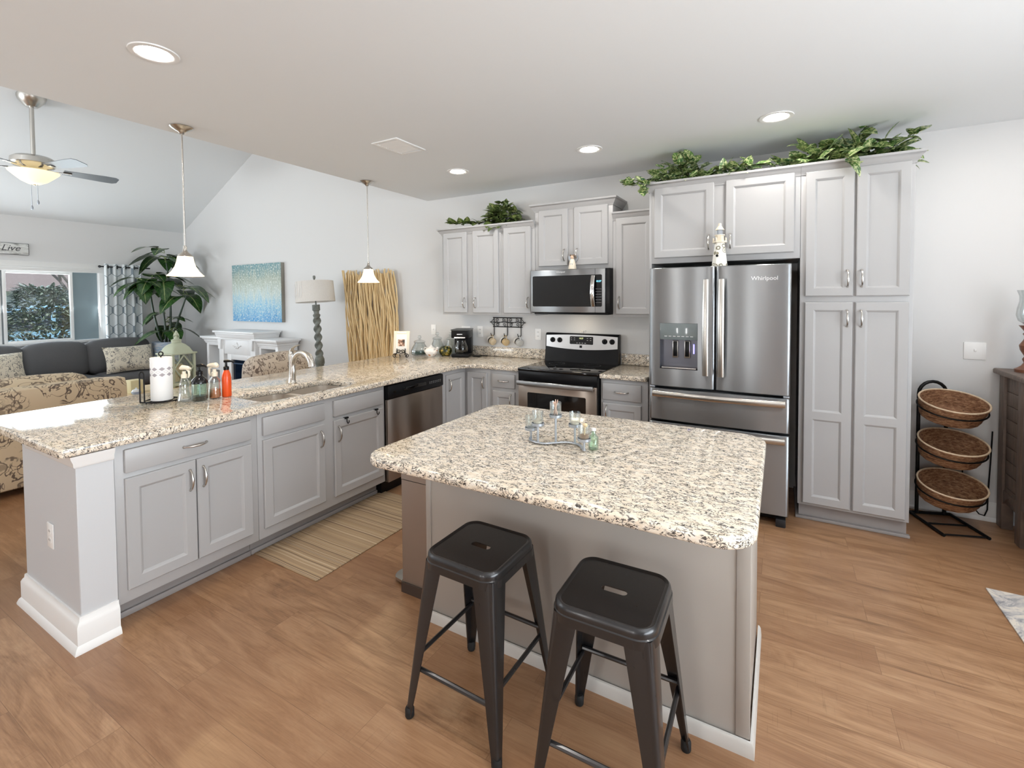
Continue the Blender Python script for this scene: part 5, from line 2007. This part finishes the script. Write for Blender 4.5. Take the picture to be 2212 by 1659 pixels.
# ------------------------------------------------------------------ living room
# canvas
pm = mat('blue abstract painting', S(120, 180, 210), .6)
g = N(pm)
s = g.sep(g.obj())
n1 = g.noise(g.obj((9, 1, 1.6)), 2.4, 5, .65, .5)
n2 = g.noise(g.obj((26, 1, 18)), 2, 3, .6)
t_ = g.math('ADD', g.math('MULTIPLY', s[2], 1.14), g.math('MULTIPLY', g.math('SUBTRACT', n1, .5), .75))
c0 = g.ramp(t_, [(.04, S(92, 158, 206)), (.28, S(150, 196, 218)), (.5, S(196, 210, 206)), (.74, S(172, 182, 168)), (.98, S(112, 152, 160))])
c0 = g.mix(g.ramp(n2, [(.52, 0), (.64, 1)]), c0, S(222, 228, 222))
g.color(c0)
g.bump(n2, .4, .004)
a = thing('canvas_painting', 'square blue and grey abstract canvas over the fireplace', 'painting', (-4.92, -.03, 1.21))
fin(B().box(-5.545, -4.300, -.058, -.052, 1.210, 2.092, .001), 'painted_face', pm, a)
fin(B().box(-5.545, -4.300, -.052, -.002, 1.210, 2.092, .001), 'canvas_edge', mat('canvas edge', S(150, 146, 136), .8), a)

# white mantel fireplace
fp = thing('fireplace', 'white mantel electric fireplace with a shelf wing on either side', 'fireplace', (-4.9, -.2, 0))
b = B()
b.box(-5.36, -5.24, -.385, -.03, 0, .99, .003)
b.box(-4.56, -4.44, -.385, -.03, 0, .99, .003)
b.box(-5.24, -4.56, -.375, -.03, .735, .99, .003)
b.box(-5.24, -4.56, -.13, -.03, 0, .735)
fin(b, 'surround', WOODW, fp)
b = B()
b.box(-5.17, -5.07, -.37, -.13, 0, .735, .003)
b.box(-4.66, -4.57, -.37, -.13, 0, .735, .003)
b.box(-5.07, -4.66, -.37, -.13, .655, .735, .003)
b.box(-5.24, -5.17, -.33, -.13, 0, .735, .003)
fin(b, 'inner_frame', WOODW, fp)
b = B()
b.box(-5.07, -4.66, -.34, -.135, .02, .655)
fin(b, 'firebox', mat('dark blue black firebox glass', S(10, 26, 46), .12), fp)
fin(B().box(-5.06, -4.67, -.350, -.338, .585, .602, .003), 'heater_grille', mat('navy grille', S(40, 66, 96), .3), fp)
b = B()
sweep(b, [(-5.36, -.03), (-5.36, -.385), (-4.44, -.385), (-4.44, -.03)], [(0, .955), (.012, .955), (.014, .975), (.024, .985), (.026, 1.0), (.034, 1.018), (.036, 1.03), (0, 1.03)], -1)
b.box(-5.40, -4.40, -.425, -.02, 1.03, 1.056, .006)
b.box(-5.425, -4.375, -.45, -.01, 1.056, 1.084, .008)
fin(b, 'mantel', WOODW, fp)
b = B()
for x in (-5.30, -4.50):
    b.prism([(-.028, .0), (.028, .0), (.036, .10), (.044, .145), (-.044, .145), (-.036, .10)], lambda u, v, w_: Vector((x + u, w_, .81 + v)), -.415, -.384)
fin(b, 'corbels', WOODW, fp)
b = B()
for (dx, dz, rx, rz) in ((0, 0, .030, .040), (-.045, -.004, .028, .020), (.045, -.004, .028, .020), (-.085, .004, .024, .012), (.085, .004, .024, .012), (0, .036, .016, .018), (-.02, -.03, .018, .014), (.02, -.03, .018, .014)):
    b.ball((-4.90 + dx, -.378, .865 + dz), 1, rx, .014, rz, 12)
fin(b, 'carved_flower', WOODW, fp)
for (xa, xb, nm) in ((-5.80, -5.36, 'wing'), (-4.44, -3.99, 'wing')):
    b = B()
    b.box(xa, xa + .06, -.335, -.03, 0, .90, .003)
    b.box(xb - .06, xb, -.335, -.03, 0, .90, .003)
    b.box(xa + .06, xb - .06, -.335, -.03, .845, .90, .003)
    b.box(xa + .06, xb - .06, -.06, -.03, 0, .845)
    for z in (.04, .46):
        b.box(xa + .06, xb - .06, -.325, -.06, z, z + .025, .002)
    wing = fin(b, nm, WOODW, fp)
    b = B()
    sweep(b, [(xa, -.03), (xa, -.335), (xb, -.335), (xb, -.03)], [(0, .875), (.012, .875), (.014, .895), (.024, .905), (.026, .925), (.045, .942), (.046, .955), (0, .955)], -1)
    b.box(xa - .065, xb + .065, -.405, -.01, .955, .985, .006)
    fin(b, 'wing_top', WOODW, wing)
b = B().box(-.006, .006, -.09, .09, 0, .22, .001)
o = tag(fin(b, 'framed_print', DARKCASE), 'dark frame leaning inside the fireplace wing shelf', 'photo frame')
o.location = (-4.13, -.22, .487)
o.rotation_euler = (0, R(14), R(8))

# barley twist lamp
la = thing('floor_lamp', 'grey barley twist lamp with a linen drum shade', 'lamp', (0, 0, 0))
b = B().lathe([(0, 0), (.15, 0), (.155, .02), (.12, .05), (.06, .08), (.05, .40), (.05, .62), (.055, .66), (.048, .70)], (0, 0, 0), 20)
fin(b, 'base', GREYPOLE, la)
b = B()
rings = []
for k in range(57):
    z = .82 + .50 * k / 56
    r_ = []
    for j in range(20):
        a = 2 * PI * j / 20
        rr = .036 + .013 * math.cos(2 * (a - 2 * PI * 2.4 * k / 56))
        r_.append(Vector((rr * math.cos(a), rr * math.sin(a), z)))
    rings.append(b.ring(r_))
for i in range(56):
    b.bridge(rings[i], rings[i + 1])
b.cap(rings[0], True)
b.cap(rings[-1])
fin(b, 'twisted_column', GREYPOLE, la)
b = B().lathe([(0, .69), (.046, .70), (.058, .73), (.058, .78), (.046, .81), (.038, .83), (0, .83)], (0, 0, 0), 20)
b.lathe([(0, 1.31), (.036, 1.31), (.046, 1.34), (.030, 1.36), (.034, 1.39), (.046, 1.40), (.046, 1.47), (0, 1.47)], (0, 0, 0), 20)
fin(b, 'turned_collars', GREYPOLE, la)
fin(B().cyl((0, 0, 1.47), (0, 0, 1.82), .009, None, 10), 'stem', GREYPOLE, la)
b = B().lathe([(.235, 1.505), (.225, 1.765), (.222, 1.765), (.232, 1.505)], (0, 0, 0), 40, close=True)
sh = fin(b, 'shade', LINEN, la)
b = B()
rnd = random.Random(4)
for k in range(13):
    a = R(-190 + 9 * k + rnd.uniform(-3, 3))
    z0_, z1_ = rnd.uniform(1.52, 1.58), rnd.uniform(1.70, 1.76)
    pts = [((.2385 - .010 * t_) * math.cos(a + .03 * t_), (.2385 - .010 * t_) * math.sin(a + .03 * t_), z0_ + (z1_ - z0_) * t_) for t_ in (0, .3, .7, 1)]
    b.tube([Vector((p[0], p[1], p[2])) for p in pts], [.001, .004, .003, .001], 5)
fin(b, 'plastic_wrinkles', mat('shiny plastic wrap', S(250, 250, 250), .1), sh)
b = B().lathe([(0, 1.79), (.012, 1.795), (.016, 1.81), (.016, 1.835), (.006, 1.84), (0, 1.842)], (0, 0, 0), 12)
fin(b, 'finial', GREYPOLE, la)
la.location = (-2.93, -.44, 0)
la.rotation_euler = (0, R(-4.2), 0)
la.location.z = .012


def soft(b, x0, x1, y0, y1, z0, z1, puff=.04, r=.05, M_=None):
    """plump cushion: subdivided box rounded and puffed"""
    t = bmesh.new()
    bmesh.ops.create_cube(t, size=2)
    bmesh.ops.subdivide_edges(t, edges=t.edges[:], cuts=9, use_grid_fill=True)
    cx, cy_, cz_ = (x0 + x1) / 2, (y0 + y1) / 2, (z0 + z1) / 2
    hx_, hy_, hz_ = (x1 - x0) / 2, (y1 - y0) / 2, (z1 - z0) / 2
    for v in t.verts:
        p = Vector((v.co.x * hx_, v.co.y * hy_, v.co.z * hz_))
        q_ = Vector((max(-hx_ + r, min(hx_ - r, p.x)), max(-hy_ + r, min(hy_ - r, p.y)), max(-hz_ + r, min(hz_ - r, p.z))))
        d = p - q_
        if d.length > 1e-6:
            p = q_ + d.normalized() * r
        u_, v_, w_ = p.x / hx_, p.y / hy_, p.z / hz_
        k = (1 - u_ * u_ * .9), (1 - v_ * v_ * .9), (1 - w_ * w_ * .9)
        sx = k[1] * k[2] * puff
        p.x += sx * u_ if abs(u_) > .5 else 0
        p.y += k[0] * k[2] * puff * (v_ if abs(v_) > .5 else 0)
        p.z += k[0] * k[1] * puff * (w_ if abs(w_) > .5 else 0)
        v.co = p + Vector((cx, cy_, cz_))
    return b.merge(t, M_)


# charcoal sectional under the window
so = thing('sectional_sofa', 'charcoal grey sofa under the living room window', 'sofa', (-6.5, -2.4, 0))
fin(soft(B(), -6.985, -6.62, -4.6, -.82, .12, .86, .0, .06), 'back_frame', GREYFAB, so)
fin(soft(B(), -6.95, -5.95, -4.6, -.82, .10, .32, .0, .05), 'base', GREYFAB, so)
fin(soft(B(), -6.9, -5.93, -.91, -.77, .10, .50, .0, .05), 'arm', GREYFAB, so)
for (ya, yb) in ((-3.66, -2.94), (-2.92, -2.235), (-2.225, -1.585), (-1.575, -.82)):
    Mx = T(-6.52, 0, .50) @ Matrix.Rotation(R(-14), 4, 'Y') @ T(6.52, 0, -.50)
    fin(soft(B(), -6.63, -6.40, ya, yb, .50, .955, .045, .075, Mx), 'back_cushion', GREYFAB, so)
for (ya, yb) in ((-3.2, -2.38), (-2.37, -1.54), (-1.53, -.92)):
    fin(soft(B(), -6.62, -5.92, ya, yb, .32, .50, .025, .06), 'seat_cushion', GREYFAB, so)


def pillow(label, c_, wd, ht, yaw_, tilt_):
    b = B()
    t = bmesh.new()
    n = 12
    for s_ in (1, -1):
        g_ = []
        for i in range(n + 1):
            row = []
            for j in range(n + 1):
                u_, v_ = -1 + 2 * i / n, -1 + 2 * j / n
                pin = 1 - .10 * (u_ * u_) * (1 - v_ * v_) * 0 - .07 * ((1 - v_ * v_) * u_ * u_ + (1 - u_ * u_) * v_ * v_)
                th = .085 * ((1 - u_ ** 4) * (1 - v_ ** 4)) ** .6
                row.append(t.verts.new((s_ * th, u_ * wd / 2 * pin, v_ * ht / 2 * pin)))
            g_.append(row)
        for i in range(n):
            for j in range(n):
                t.faces.new((g_[i][j], g_[i + 1][j], g_[i + 1][j + 1], g_[i][j + 1]))
    bmesh.ops.remove_doubles(t, verts=t.verts[:], dist=1e-4)
    b.merge(t)
    o = tag(fin(b, 'throw_pillow', FLORAL2), label, 'pillow', 'floral throw pillows')
    o.location = c_
    o.rotation_euler = (0, tilt_, yaw_)
    return o


pillow('floral pillow on the end of the grey sofa nearest the potted plant', (-6.15, -1.215, .705), .60, .39, 0, R(-20))
pillow('floral pillow on the grey sofa in front of the window', (-6.11, -2.60, .715), .60, .42, R(6), R(-22))

# floral loveseat backing onto the bar
lv = thing('floral_loveseat', 'tan floral loveseat with its back to the bar', 'sofa', (-3.5, -3.2, 0))
fin(soft(B(), -3.36, -3.14, -4.3, -2.385, .06, .855, .0, .05), 'back', FLORAL, lv)
fin(soft(B(), -4.02, -3.30, -4.3, -2.385, .10, .40, .0, .05), 'base', FLORAL, lv)
fin(soft(B(), -4.02, -3.37, -2.58, -2.385, .12, .62, .0, .07), 'arm', FLORAL, lv)
for ya, yb in ((-3.42, -2.60), (-4.26, -3.44)):
    Mx = T(-3.42, 0, .48) @ Matrix.Rotation(R(8), 4, 'Y') @ T(3.42, 0, -.48)
    fin(soft(B(), -3.58, -3.38, ya, yb, .46, .885, .03, .07, Mx), 'back_cushion', FLORAL, lv)
    fin(soft(B(), -4.05, -3.40, ya, yb, .40, .52, .02, .05), 'seat_cushion', FLORAL, lv)
for (x, y) in ((-3.2, -2.45), (-3.95, -2.45), (-3.2, -4.2), (-3.95, -4.2)):
    fin(B().cyl((x, y, 0), (x, y, .10), .02, .028, 12), 'foot', DARKWOOD, lv)

# floral armchair
ac = thing('floral_armchair', 'tan floral armchair seen from behind the bar in front of the fireplace', 'armchair', (0, 0, 0))
Mx = Matrix.Rotation(R(8), 4, 'Y')
b = soft(B(), -.12, .10, -.40, .40, .30, .93, .035, .10)
fin(b, 'back', FLORALC, ac)
for s_ in (-1, 1):
    fin(soft(B(), -.66, .02, s_ * .40 - .085, s_ * .40 + .085, .10, .64, .01, .08), 'arm', FLORALC, ac)
fin(soft(B(), -.65, .05, -.33, .33, .10, .32, .0, .04), 'base', FLORALC, ac)
fin(soft(B(), -.67, -.10, -.31, .31, .32, .47, .02, .05), 'seat_cushion', FLORALC, ac)
for x in (-.60, .0):
    for y in (-.34, .34):
        fin(B().cyl((x, y, 0), (x, y, .11), .018, .026, 12), 'foot', DARKWOOD, ac)
ac.location = (-2.80, -1.12, 0)
ac.rotation_euler.z = R(8)

# end table with the lantern
et = thing('end_table', 'pale wood end table between the loveseat and the sofa', 'table', (-3.68, -1.9, 0))
ex, ey = -3.70, -1.96
fin(B().box(ex - .30, ex + .26, ey - .40, ey + .36, .585, .618, .006), 'tabletop', PALEWOOD, et)
for sx in (-.26, .22):
    for sy in (-.36, .32):
        fin(B().box(ex + sx - .022, ex + sx + .022, ey + sy - .022, ey + sy + .022, 0, .585, .004), 'leg', PALEWOOD, et)
fin(B().box(ex - .27, ex + .23, ey - .37, ey + .33, .14, .165, .004), 'shelf', PALEWOOD, et)
ln = thing('candle_lantern', 'sage green lantern with glass sides on the end table', 'lantern', (0, 0, 0))
hw = .112
fin(B().box(-hw - .015, hw + .015, -hw - .015, hw + .015, .012, .045, .006), 'base', SAGE, ln)
for sx in (-1, 1):
    for sy in (-1, 1):
        b = B().box(sx * hw - .012, sx * hw + .012, sy * hw - .012, sy * hw + .012, .0, .345, .003)
        fin(b, 'corner_post', SAGE, ln)
for ax_ in range(4):
    Mr = Matrix.Rotation(PI / 2 * ax_, 4, 'Z')
    t = B()
    for s_ in (-1, 1):
        for (pa, pb) in (((0, .335), (s_ * .098, .20)), ((s_ * .098, .20), (s_ * .0, .055))):
            t.tube([Mr @ Vector((pa[0], -hw, pa[1])), Mr @ Vector((pb[0], -hw, pb[1]))], .0085, 6)
    fin(t, 'lattice', SAGE, ln)
    fin(B().prism([(-.10, .045), (.10, .045), (.10, .345), (-.10, .345)], lambda u, v, w_: Mr @ Vector((u, w_, v)), -hw + .012, -hw + .014), 'glass_side', GLASS, ln)
fin(B().box(-hw - .024, hw + .024, -hw - .024, hw + .024, .345, .362, .004), 'eave', SAGE, ln)
rings = []
b = B()
for (g_, z) in ((.012, .362), (.020, .38), (.034, .415), (.058, .448), (.086, .466), (.094, .470)):
    q_ = hw + .015 - g_
    rings.append(b.ring([Vector((x, y, z)) for x, y in rrect(-q_, q_, -q_, q_, min(.02 + g_ * .3, q_ * .9), 5)]))
for i in range(len(rings) - 1):
    b.bridge(rings[i], rings[i + 1])
b.cap(rings[0], True)
b.cap(rings[-1])
fin(b, 'roof', SAGE, ln)
b = B().lathe([(0, .468), (.046, .468), (.046, .495), (.052, .498), (.020, .512), (.014, .540), (.026, .548), (.016, .560), (.010, .590), (.004, .600), (0, .60)], (0, 0, 0), 20)
fin(b, 'chimney', SAGE, ln)
b = B().tube([(.045 * math.cos(R(a)), 0, .535 + .045 * math.sin(R(a))) for a in range(0, 360, 20)], .0035, 7, True)
fin(b, 'ring', SAGE, ln)
ln.location = (-3.64, -1.755, .619)
ln.rotation_euler.z = R(8)
b = B().lathe([(0, 0), (.052, 0), (.052, .185), (.046, .180), (.02, .172), (0, .172)], (0, 0, 0), 24)
o = tag(fin(b, 'pillar_candle', mat('cream wax', S(240, 214, 160), .5, Subsurface_Weight=.2)), 'fat cream pillar candle inside the sage lantern', 'candle')
o.location = (-3.64, -1.755, .665)
b = B().box(-.06, .06, -.055, .055, 0, .13, .004)
o = tag(fin(b, 'tissue_box', mat('beige box card', S(222, 210, 168), .7)), 'beige box on the end table beside the loveseat', 'box')
o.location = (-3.58, -2.17, .619)
o = thing('trinket_dish', 'small white and blue lidded dish in front of the beige box', 'dish', (0, 0, 0))
fin(B().lathe([(0, 0), (.030, 0), (.040, .018), (.040, .026), (0, .026)], (0, 0, 0), 20), 'bowl', mat('pale blue glaze', S(188, 206, 232), .25), o)
fin(B().lathe([(0, .027), (.038, .027), (.030, .045), (.008, .052), (.010, .062), (0, .066)], (0, 0, 0), 20), 'lid', mat('white glaze lid', S(240, 244, 248), .25), o)
o.location = (-3.475, -2.20, .619)

# tall potted plant in the corner
px, py = -6.52, -.575
po = thing('planter', 'tall white and pale blue planter in the living room corner', 'planter', (px, py, 0))
pmx = mat('white and blue glazed planter', S(226, 232, 240), .3)
g = N(pmx)
g.color(g.ramp(g.noise(g.obj((2, 2, 7)), 3, 3, .6, 1), [(.45, S(232, 236, 242)), (.58, S(176, 202, 228)), (.66, S(236, 238, 242))]))
fin(B().lathe([(0, 0), (.14, 0), (.15, .02), (.165, .5), (.185, .86), (.19, .885), (.17, .885), (.165, .84), (0, .83)], (px, py, 0), 32), 'pot', pmx, po)
fin(B().lathe([(0, .832), (.163, .835), (.163, .845), (0, .85)], (px, py, 0), 24), 'soil', mat('dark soil', S(50, 38, 30), .9), po)
pl = thing('potted_palm', 'tall broad leaved dark green plant in the living room corner', 'plant', (px, py, .85))
stalks = [((px - .03, py - .04, .852), (px - .12, py - .16, 1.40), (px - .20, py - .12, 1.85)), ((px + .04, py + .02, .852), (px + .03, py + .10, 1.5), (px - .02, py + .04, 2.15)),
          ((px + .02, py + .06, .852), (px + .09, py + .17, 1.35), (px + .20, py + .22, 1.62)), ((px, py, .852), (px + .02, py - .02, 1.3), (px - .04, py - .06, 1.75))]
for sp in stalks:
    a_, c_, e_ = [Vector(p) for p in sp]
    pts = [a_ * (1 - t) ** 2 + c_ * 2 * t * (1 - t) + e_ * t * t for t in [k / 8 for k in range(9)]]
    fin(B().tube(pts, [.020 - .0012 * k for k in range(9)], 8), 'stalk', DKSTEM, pl)
rnd = random.Random(12)
LV = []
clusters = [((px - .12, py - .12, 1.90), 8, .34), ((px - .02, py + .02, 2.25), 12, .33), ((px + .22, py + .16, 1.68), 8, .36), ((px - .02, py - .30, 1.78), 7, .33), ((px + .05, py - .05, 1.80), 6, .34), ((px, py, 1.26), 5, .28), ((px + .08, py + .02, 1.05), 4, .34)]
for ci, (c_, n_, L0) in enumerate(clusters):
    for k in range(n_):
        a = 2 * PI * k / n_ + rnd.uniform(-.35, .35) + ci
        el = rnd.uniform(-.15, .45)
        d = Vector((math.cos(a), math.sin(a), el)).normalized()
        c0_ = Vector(c_) + Vector((0, 0, rnd.uniform(-.10, .10)))
        p = c0_ + d * rnd.uniform(.06, .13)
        if p.y + d.y * L0 > -.03:
            d.y = min(d.y, (-.16 - p.y) / L0)
        if p.x + d.x * L0 < XW + .28:
            d.x = max(d.x, (XW + .30 - p.x) / L0)
        fb = B()
        L = L0 * rnd.uniform(.85, 1.15)
        fb.tube([c0_, (c0_ + p) / 2 + Vector((0, 0, .015)), p], .005, 6)
        leaf(fb, leaf_frame(p, d, (0, 0, 1)), L, L * .72, .10, 'broad', rnd.uniform(.55, .95))
        fin(fb, 'leaf', PALMLF, pl, recalc=False)

# curtain, rod, sign
b = B()
ny, nz = 90, 14
front = []
for i in range(ny + 1):
    y = -1.165 + .47 * i / ny
    x = -7.052 + .036 * math.sin(2 * PI * i / ny * 4.1 + .4)
    front.append((x, y))
for dx, flip in ((0, False), (-.004, True)):
    g_ = [[b.bm.verts.new((x + dx + .006 * math.sin(7 * y + .9 * zz_), y + .012 * (1 - zz_ / nz) * (i_ / ny - .5), .42 + 1.70 * zz_ / nz)) for zz_ in range(nz + 1)] for i_, (x, y) in enumerate(front)]
    for i in range(ny):
        for j in range(nz):
            f_ = (g_[i][j], g_[i + 1][j], g_[i + 1][j + 1], g_[i][j + 1])
            b.bm.faces.new(f_[::-1] if flip else f_)
cu = thing('curtain', 'grommet curtain in a grey trellis print beside the window', 'curtain', (-7.055, -.93, 2.1))
uvl = b.bm.loops.layers.uv.verify()
acc = [0.]
for q0, q1 in zip(front, front[1:]):
    acc.append(acc[-1] + math.hypot(q1[0] - q0[0], q1[1] - q0[1]))
for f_ in b.bm.faces:
    f_.smooth = True
    for lp in f_.loops:
        yv = lp.vert.co.y
        i_ = min(range(ny + 1), key=lambda k_: abs(front[k_][1] - yv + .012 * (1 - (lp.vert.co.z - .42) / 1.70) * (k_ / ny - .5)))
        lp[uvl].uv = (acc[i_], lp.vert.co.z)
fin(b, 'cloth', TRELLIS, cu, recalc=False)
for k in range(4):
    i = [9, 33, 54, 76][k]
    x, y = front[i]
    d = Vector((front[i + 1][0] - front[i - 1][0], front[i + 1][1] - front[i - 1][1], 0)).normalized()
    nrm = Vector((-d.y, d.x, 0))
    if nrm.x < 0:
        nrm = -nrm
    c_ = Vector((x, y, 2.075)) + nrm * .004
    fin(B().tube([c_ + (d * math.cos(2 * PI * j / 18) + Vector((0, 0, 1)) * math.sin(2 * PI * j / 18)) * .024 for j in range(18)], .006, 8, True), 'grommet', DARKCASE, cu)
rd = thing('curtain_rod', 'dark curtain rod above the trellis curtain', 'curtain rod', (-7.055, -.9, 2.075))
fin(B().cyl((-7.055, -1.205, 2.075), (-7.055, -.55, 2.075), .011, None, 12), 'rod', DARKCASE, rd)
fin(B().ball((-7.055, -1.215, 2.075), .020), 'finial', DARKCASE, rd)
fin(B().tube([(-7.055, -.64, 2.075), (-7.10, -.64, 2.075), (XW, -.64, 2.06)], .007, 8), 'bracket', DARKCASE, rd)
sg = thing('wall_sign', 'whitewashed wooden plank sign with script writing above the window', 'sign', (XW, -2.4, 2.27))
sm = mat('whitewashed plank', S(226, 226, 222), .8)
g = N(sm)
g.color(g.ramp(g.noise(g.obj((1, 3, 14)), 3, 4, .65), [(.35, S(150, 148, 144)), (.48, S(222, 222, 218)), (.7, S(236, 236, 234))]))
fin(B().box(XW + .001, XW + .022, -2.95, -1.985, 2.196, 2.345, .003), 'board', sm, sg)
text('Live', .115, T(XW + .0225, -2.165, 2.278) @ FACEX, 'lettering', mat('grey script paint', S(84, 84, 86), .7), sg, shear=.35)
b = B()
for k in range(8):
    y = -2.36 + k * .045
    b.box(XW + .0222, XW + .0228, y, y + .028, 2.212 + .004 * (k % 2), 2.217 + .004 * (k % 2))
fin(b, 'small_lettering', MARKS, sg)
b = B()
for (ya, yb, za, zb) in ((-2.95, -1.985, 2.345, 2.349), (-2.95, -1.985, 2.192, 2.196), (-1.985, -1.981, 2.192, 2.349)):
    b.box(XW + .001, XW + .022, ya, yb, za, zb)
fin(b, 'dark_edge', DARKCASE, sg)

# willow branch screen leaning on the wall
wl = thing('willow_branches', 'tall panel of golden willow branches leaning on the wall behind the bar', 'branches', (-2.45, -.08, 0))
rnd = random.Random(21)
nbr = 96
for k in range(nbr):
    t_ = k / (nbr - 1)
    x0_ = -2.84 + .86 * t_ + rnd.uniform(-.02, .02)
    lean = -.055 + rnd.uniform(-.035, .035)
    top = 1.87 + rnd.uniform(-.045, .05)
    y_ = -.045 - .07 * rnd.random()
    ph_, am = rnd.uniform(0, 6.3), rnd.uniform(.014, .030)
    fq = rnd.uniform(5, 8)
    pts = []
    for j in range(17):
        z = .004 + top * j / 16
        pts.append((x0_ + lean * z / 1.87 + am * math.sin(fq * z + ph_) + .03 * math.sin(1.7 * z + .6) , y_ + .012 * math.sin(fq * .8 * z + ph_ * 1.7), z))
    r_ = rnd.uniform(.0085, .0125)
    fin(B().tube(pts, [r_ * (1.15 - .35 * j / 16) for j in range(17)], 6), 'branch', BRANCH, wl)

# ------------------------------------------------------------------ outside the living room window
gm_ = mat('winter lawn', S(150, 150, 110), .9)
o = fin(B().box(-60, -7.4, -40, 40, -.35, -.3), 'ground', gm_)
struct(o)
rnd = random.Random(31)
shb = thing('shrub', 'dense dark shrub with glossy leaves just outside the window', 'shrub', (-9.5, -1.25, -.3))
fb = B()
for k in range(3600):
    a, h_ = rnd.uniform(0, 2 * PI), rnd.uniform(0, 1)
    rr = math.sqrt(max(0., 1 - (h_ * 1.02 - .12) ** 2 if h_ > .12 else 1)) * rnd.uniform(.72, 1.02)
    p = Vector((-9.5 + .66 * rr * math.cos(a), -1.22 + .60 * rr * math.sin(a), -.2 + 2.0 * h_))
    d = Vector((math.cos(a) + rnd.uniform(-.6, .6), math.sin(a) + rnd.uniform(-.6, .6), rnd.uniform(-.3, .9)))
    L = rnd.uniform(.09, .15)
    leaf(fb, leaf_frame(p, d, (0, 0, 1)), L, L * .42, .15, 'broad', .25)
fin(fb, 'foliage', BUSHLF, shb, recalc=False)
b = B()
for k in range(9):
    a = 2 * PI * k / 9
    b.tube([(-9.5, -1.20, -.3), (-9.5 + .12 * math.cos(a), -1.2 + .12 * math.sin(a), .4), (-9.5 + .3 * math.cos(a), -1.2 + .3 * math.sin(a), .95)], [.03, .018, .008], 7)
fin(b, 'trunk', DARKWOOD, shb)

car = thing('parked_car', 'pale blue car parked beyond the shrub', 'car', (-15.5, .3, -.3))
CARM = mat('pale blue car paint', S(150, 190, 214), .25, .2)
prof = [(-2.35, .35), (-2.32, .80), (-2.2, .98), (-1.3, 1.08), (-.75, 1.58), (-.2, 1.72), (1.0, 1.72), (1.7, 1.55), (2.15, 1.10), (2.3, 1.0), (2.35, .5), (2.2, .32)]
b = B()
rings = []
for (ins, x_) in ((.10, -.86), (.0, -.80), (.0, .80), (.10, .86)):
    rings.append(b.ring([Vector((-15.5 - x_, .3 + u * (1 - ins * .03), -.3 + (v if v < 1.09 else v - ins * .3))) for u, v in prof]))
for i in range(3):
    b.bridge(rings[i], rings[i + 1])
b.cap(rings[0], True)
b.cap(rings[-1])
fin(b, 'body', CARM, car)
for pl_ in ([(-1.15, 1.08), (-.68, 1.52), (-.10, 1.63), (.05, 1.63), (.05, 1.08)], [(.15, 1.08), (.15, 1.63), (.95, 1.63), (1.6, 1.48), (1.75, 1.10)]):
    fin(B().prism(pl_, lambda u, v, w_: Vector((w_, .3 + u, -.3 + v)), -14.645, -14.625), 'side_window', BLACKG, car)
for y in (-1.2, 1.75):
    wh = fin(B().cyl((-14.72, y, .035), (-14.60, y, .035), .335, None, 28), 'wheel', RUBBER, car)
    fin(B().cyl((-14.61, y, .035), (-14.585, y, .035), .20, .17, 20), 'hub_cap', PEWTER, wh)
ho = thing('neighbour_house', 'low house with a brown roof across the street', 'house', (-29, 2, -.3))
fin(B().box(-34, -29, -9, 9, -.3, 2.1), 'wall', mat('pale siding', S(196, 200, 206), .8), ho)
fin(B().prism([(-28.2, 2.0), (-31.5, 4.3), (-34.8, 2.0)], lambda u, v, w_: Vector((u, w_, v)), -9.6, 9.6), 'roof', mat('brown shingles', S(132, 116, 112), .8), ho)
for y in (-1.5, 2.2, 5.0):
    wn = fin(B().box(-29.0, -28.96, y - .6, y + .6, .7, 1.8), 'window', WHITE, ho)
    fin(B().box(-28.97, -28.94, y - .52, y + .52, .78, 1.72), 'pane', BLACKG, wn)
rnd = random.Random(5)
tr = thing('bare_tree', 'leafless tree with thin branches beyond the parked car', 'tree', (-19, 1.6, -.3))
b = B()


def branch(p, d, L, r_, depth):
    e_ = p + d * L
    b.tube([p, (p + e_) / 2 + Vector((rnd.uniform(-.06, .06), rnd.uniform(-.06, .06), 0)) * L, e_], [r_, r_ * .85, r_ * .65], 6)
    if depth:
        for _ in range(3):
            n_ = (d + Vector((rnd.uniform(-.8, .8), rnd.uniform(-.8, .8), rnd.uniform(-.25, .5)))).normalized()
            branch(e_, n_, L * rnd.uniform(.55, .8), r_ * .6, depth - 1)


branch(Vector((-19, 2.4, -.3)), Vector((0, -.1, 1)), 1.6, .12, 4)
fin(b, 'trunk', mat('grey bark', S(112, 102, 98), .9), tr)
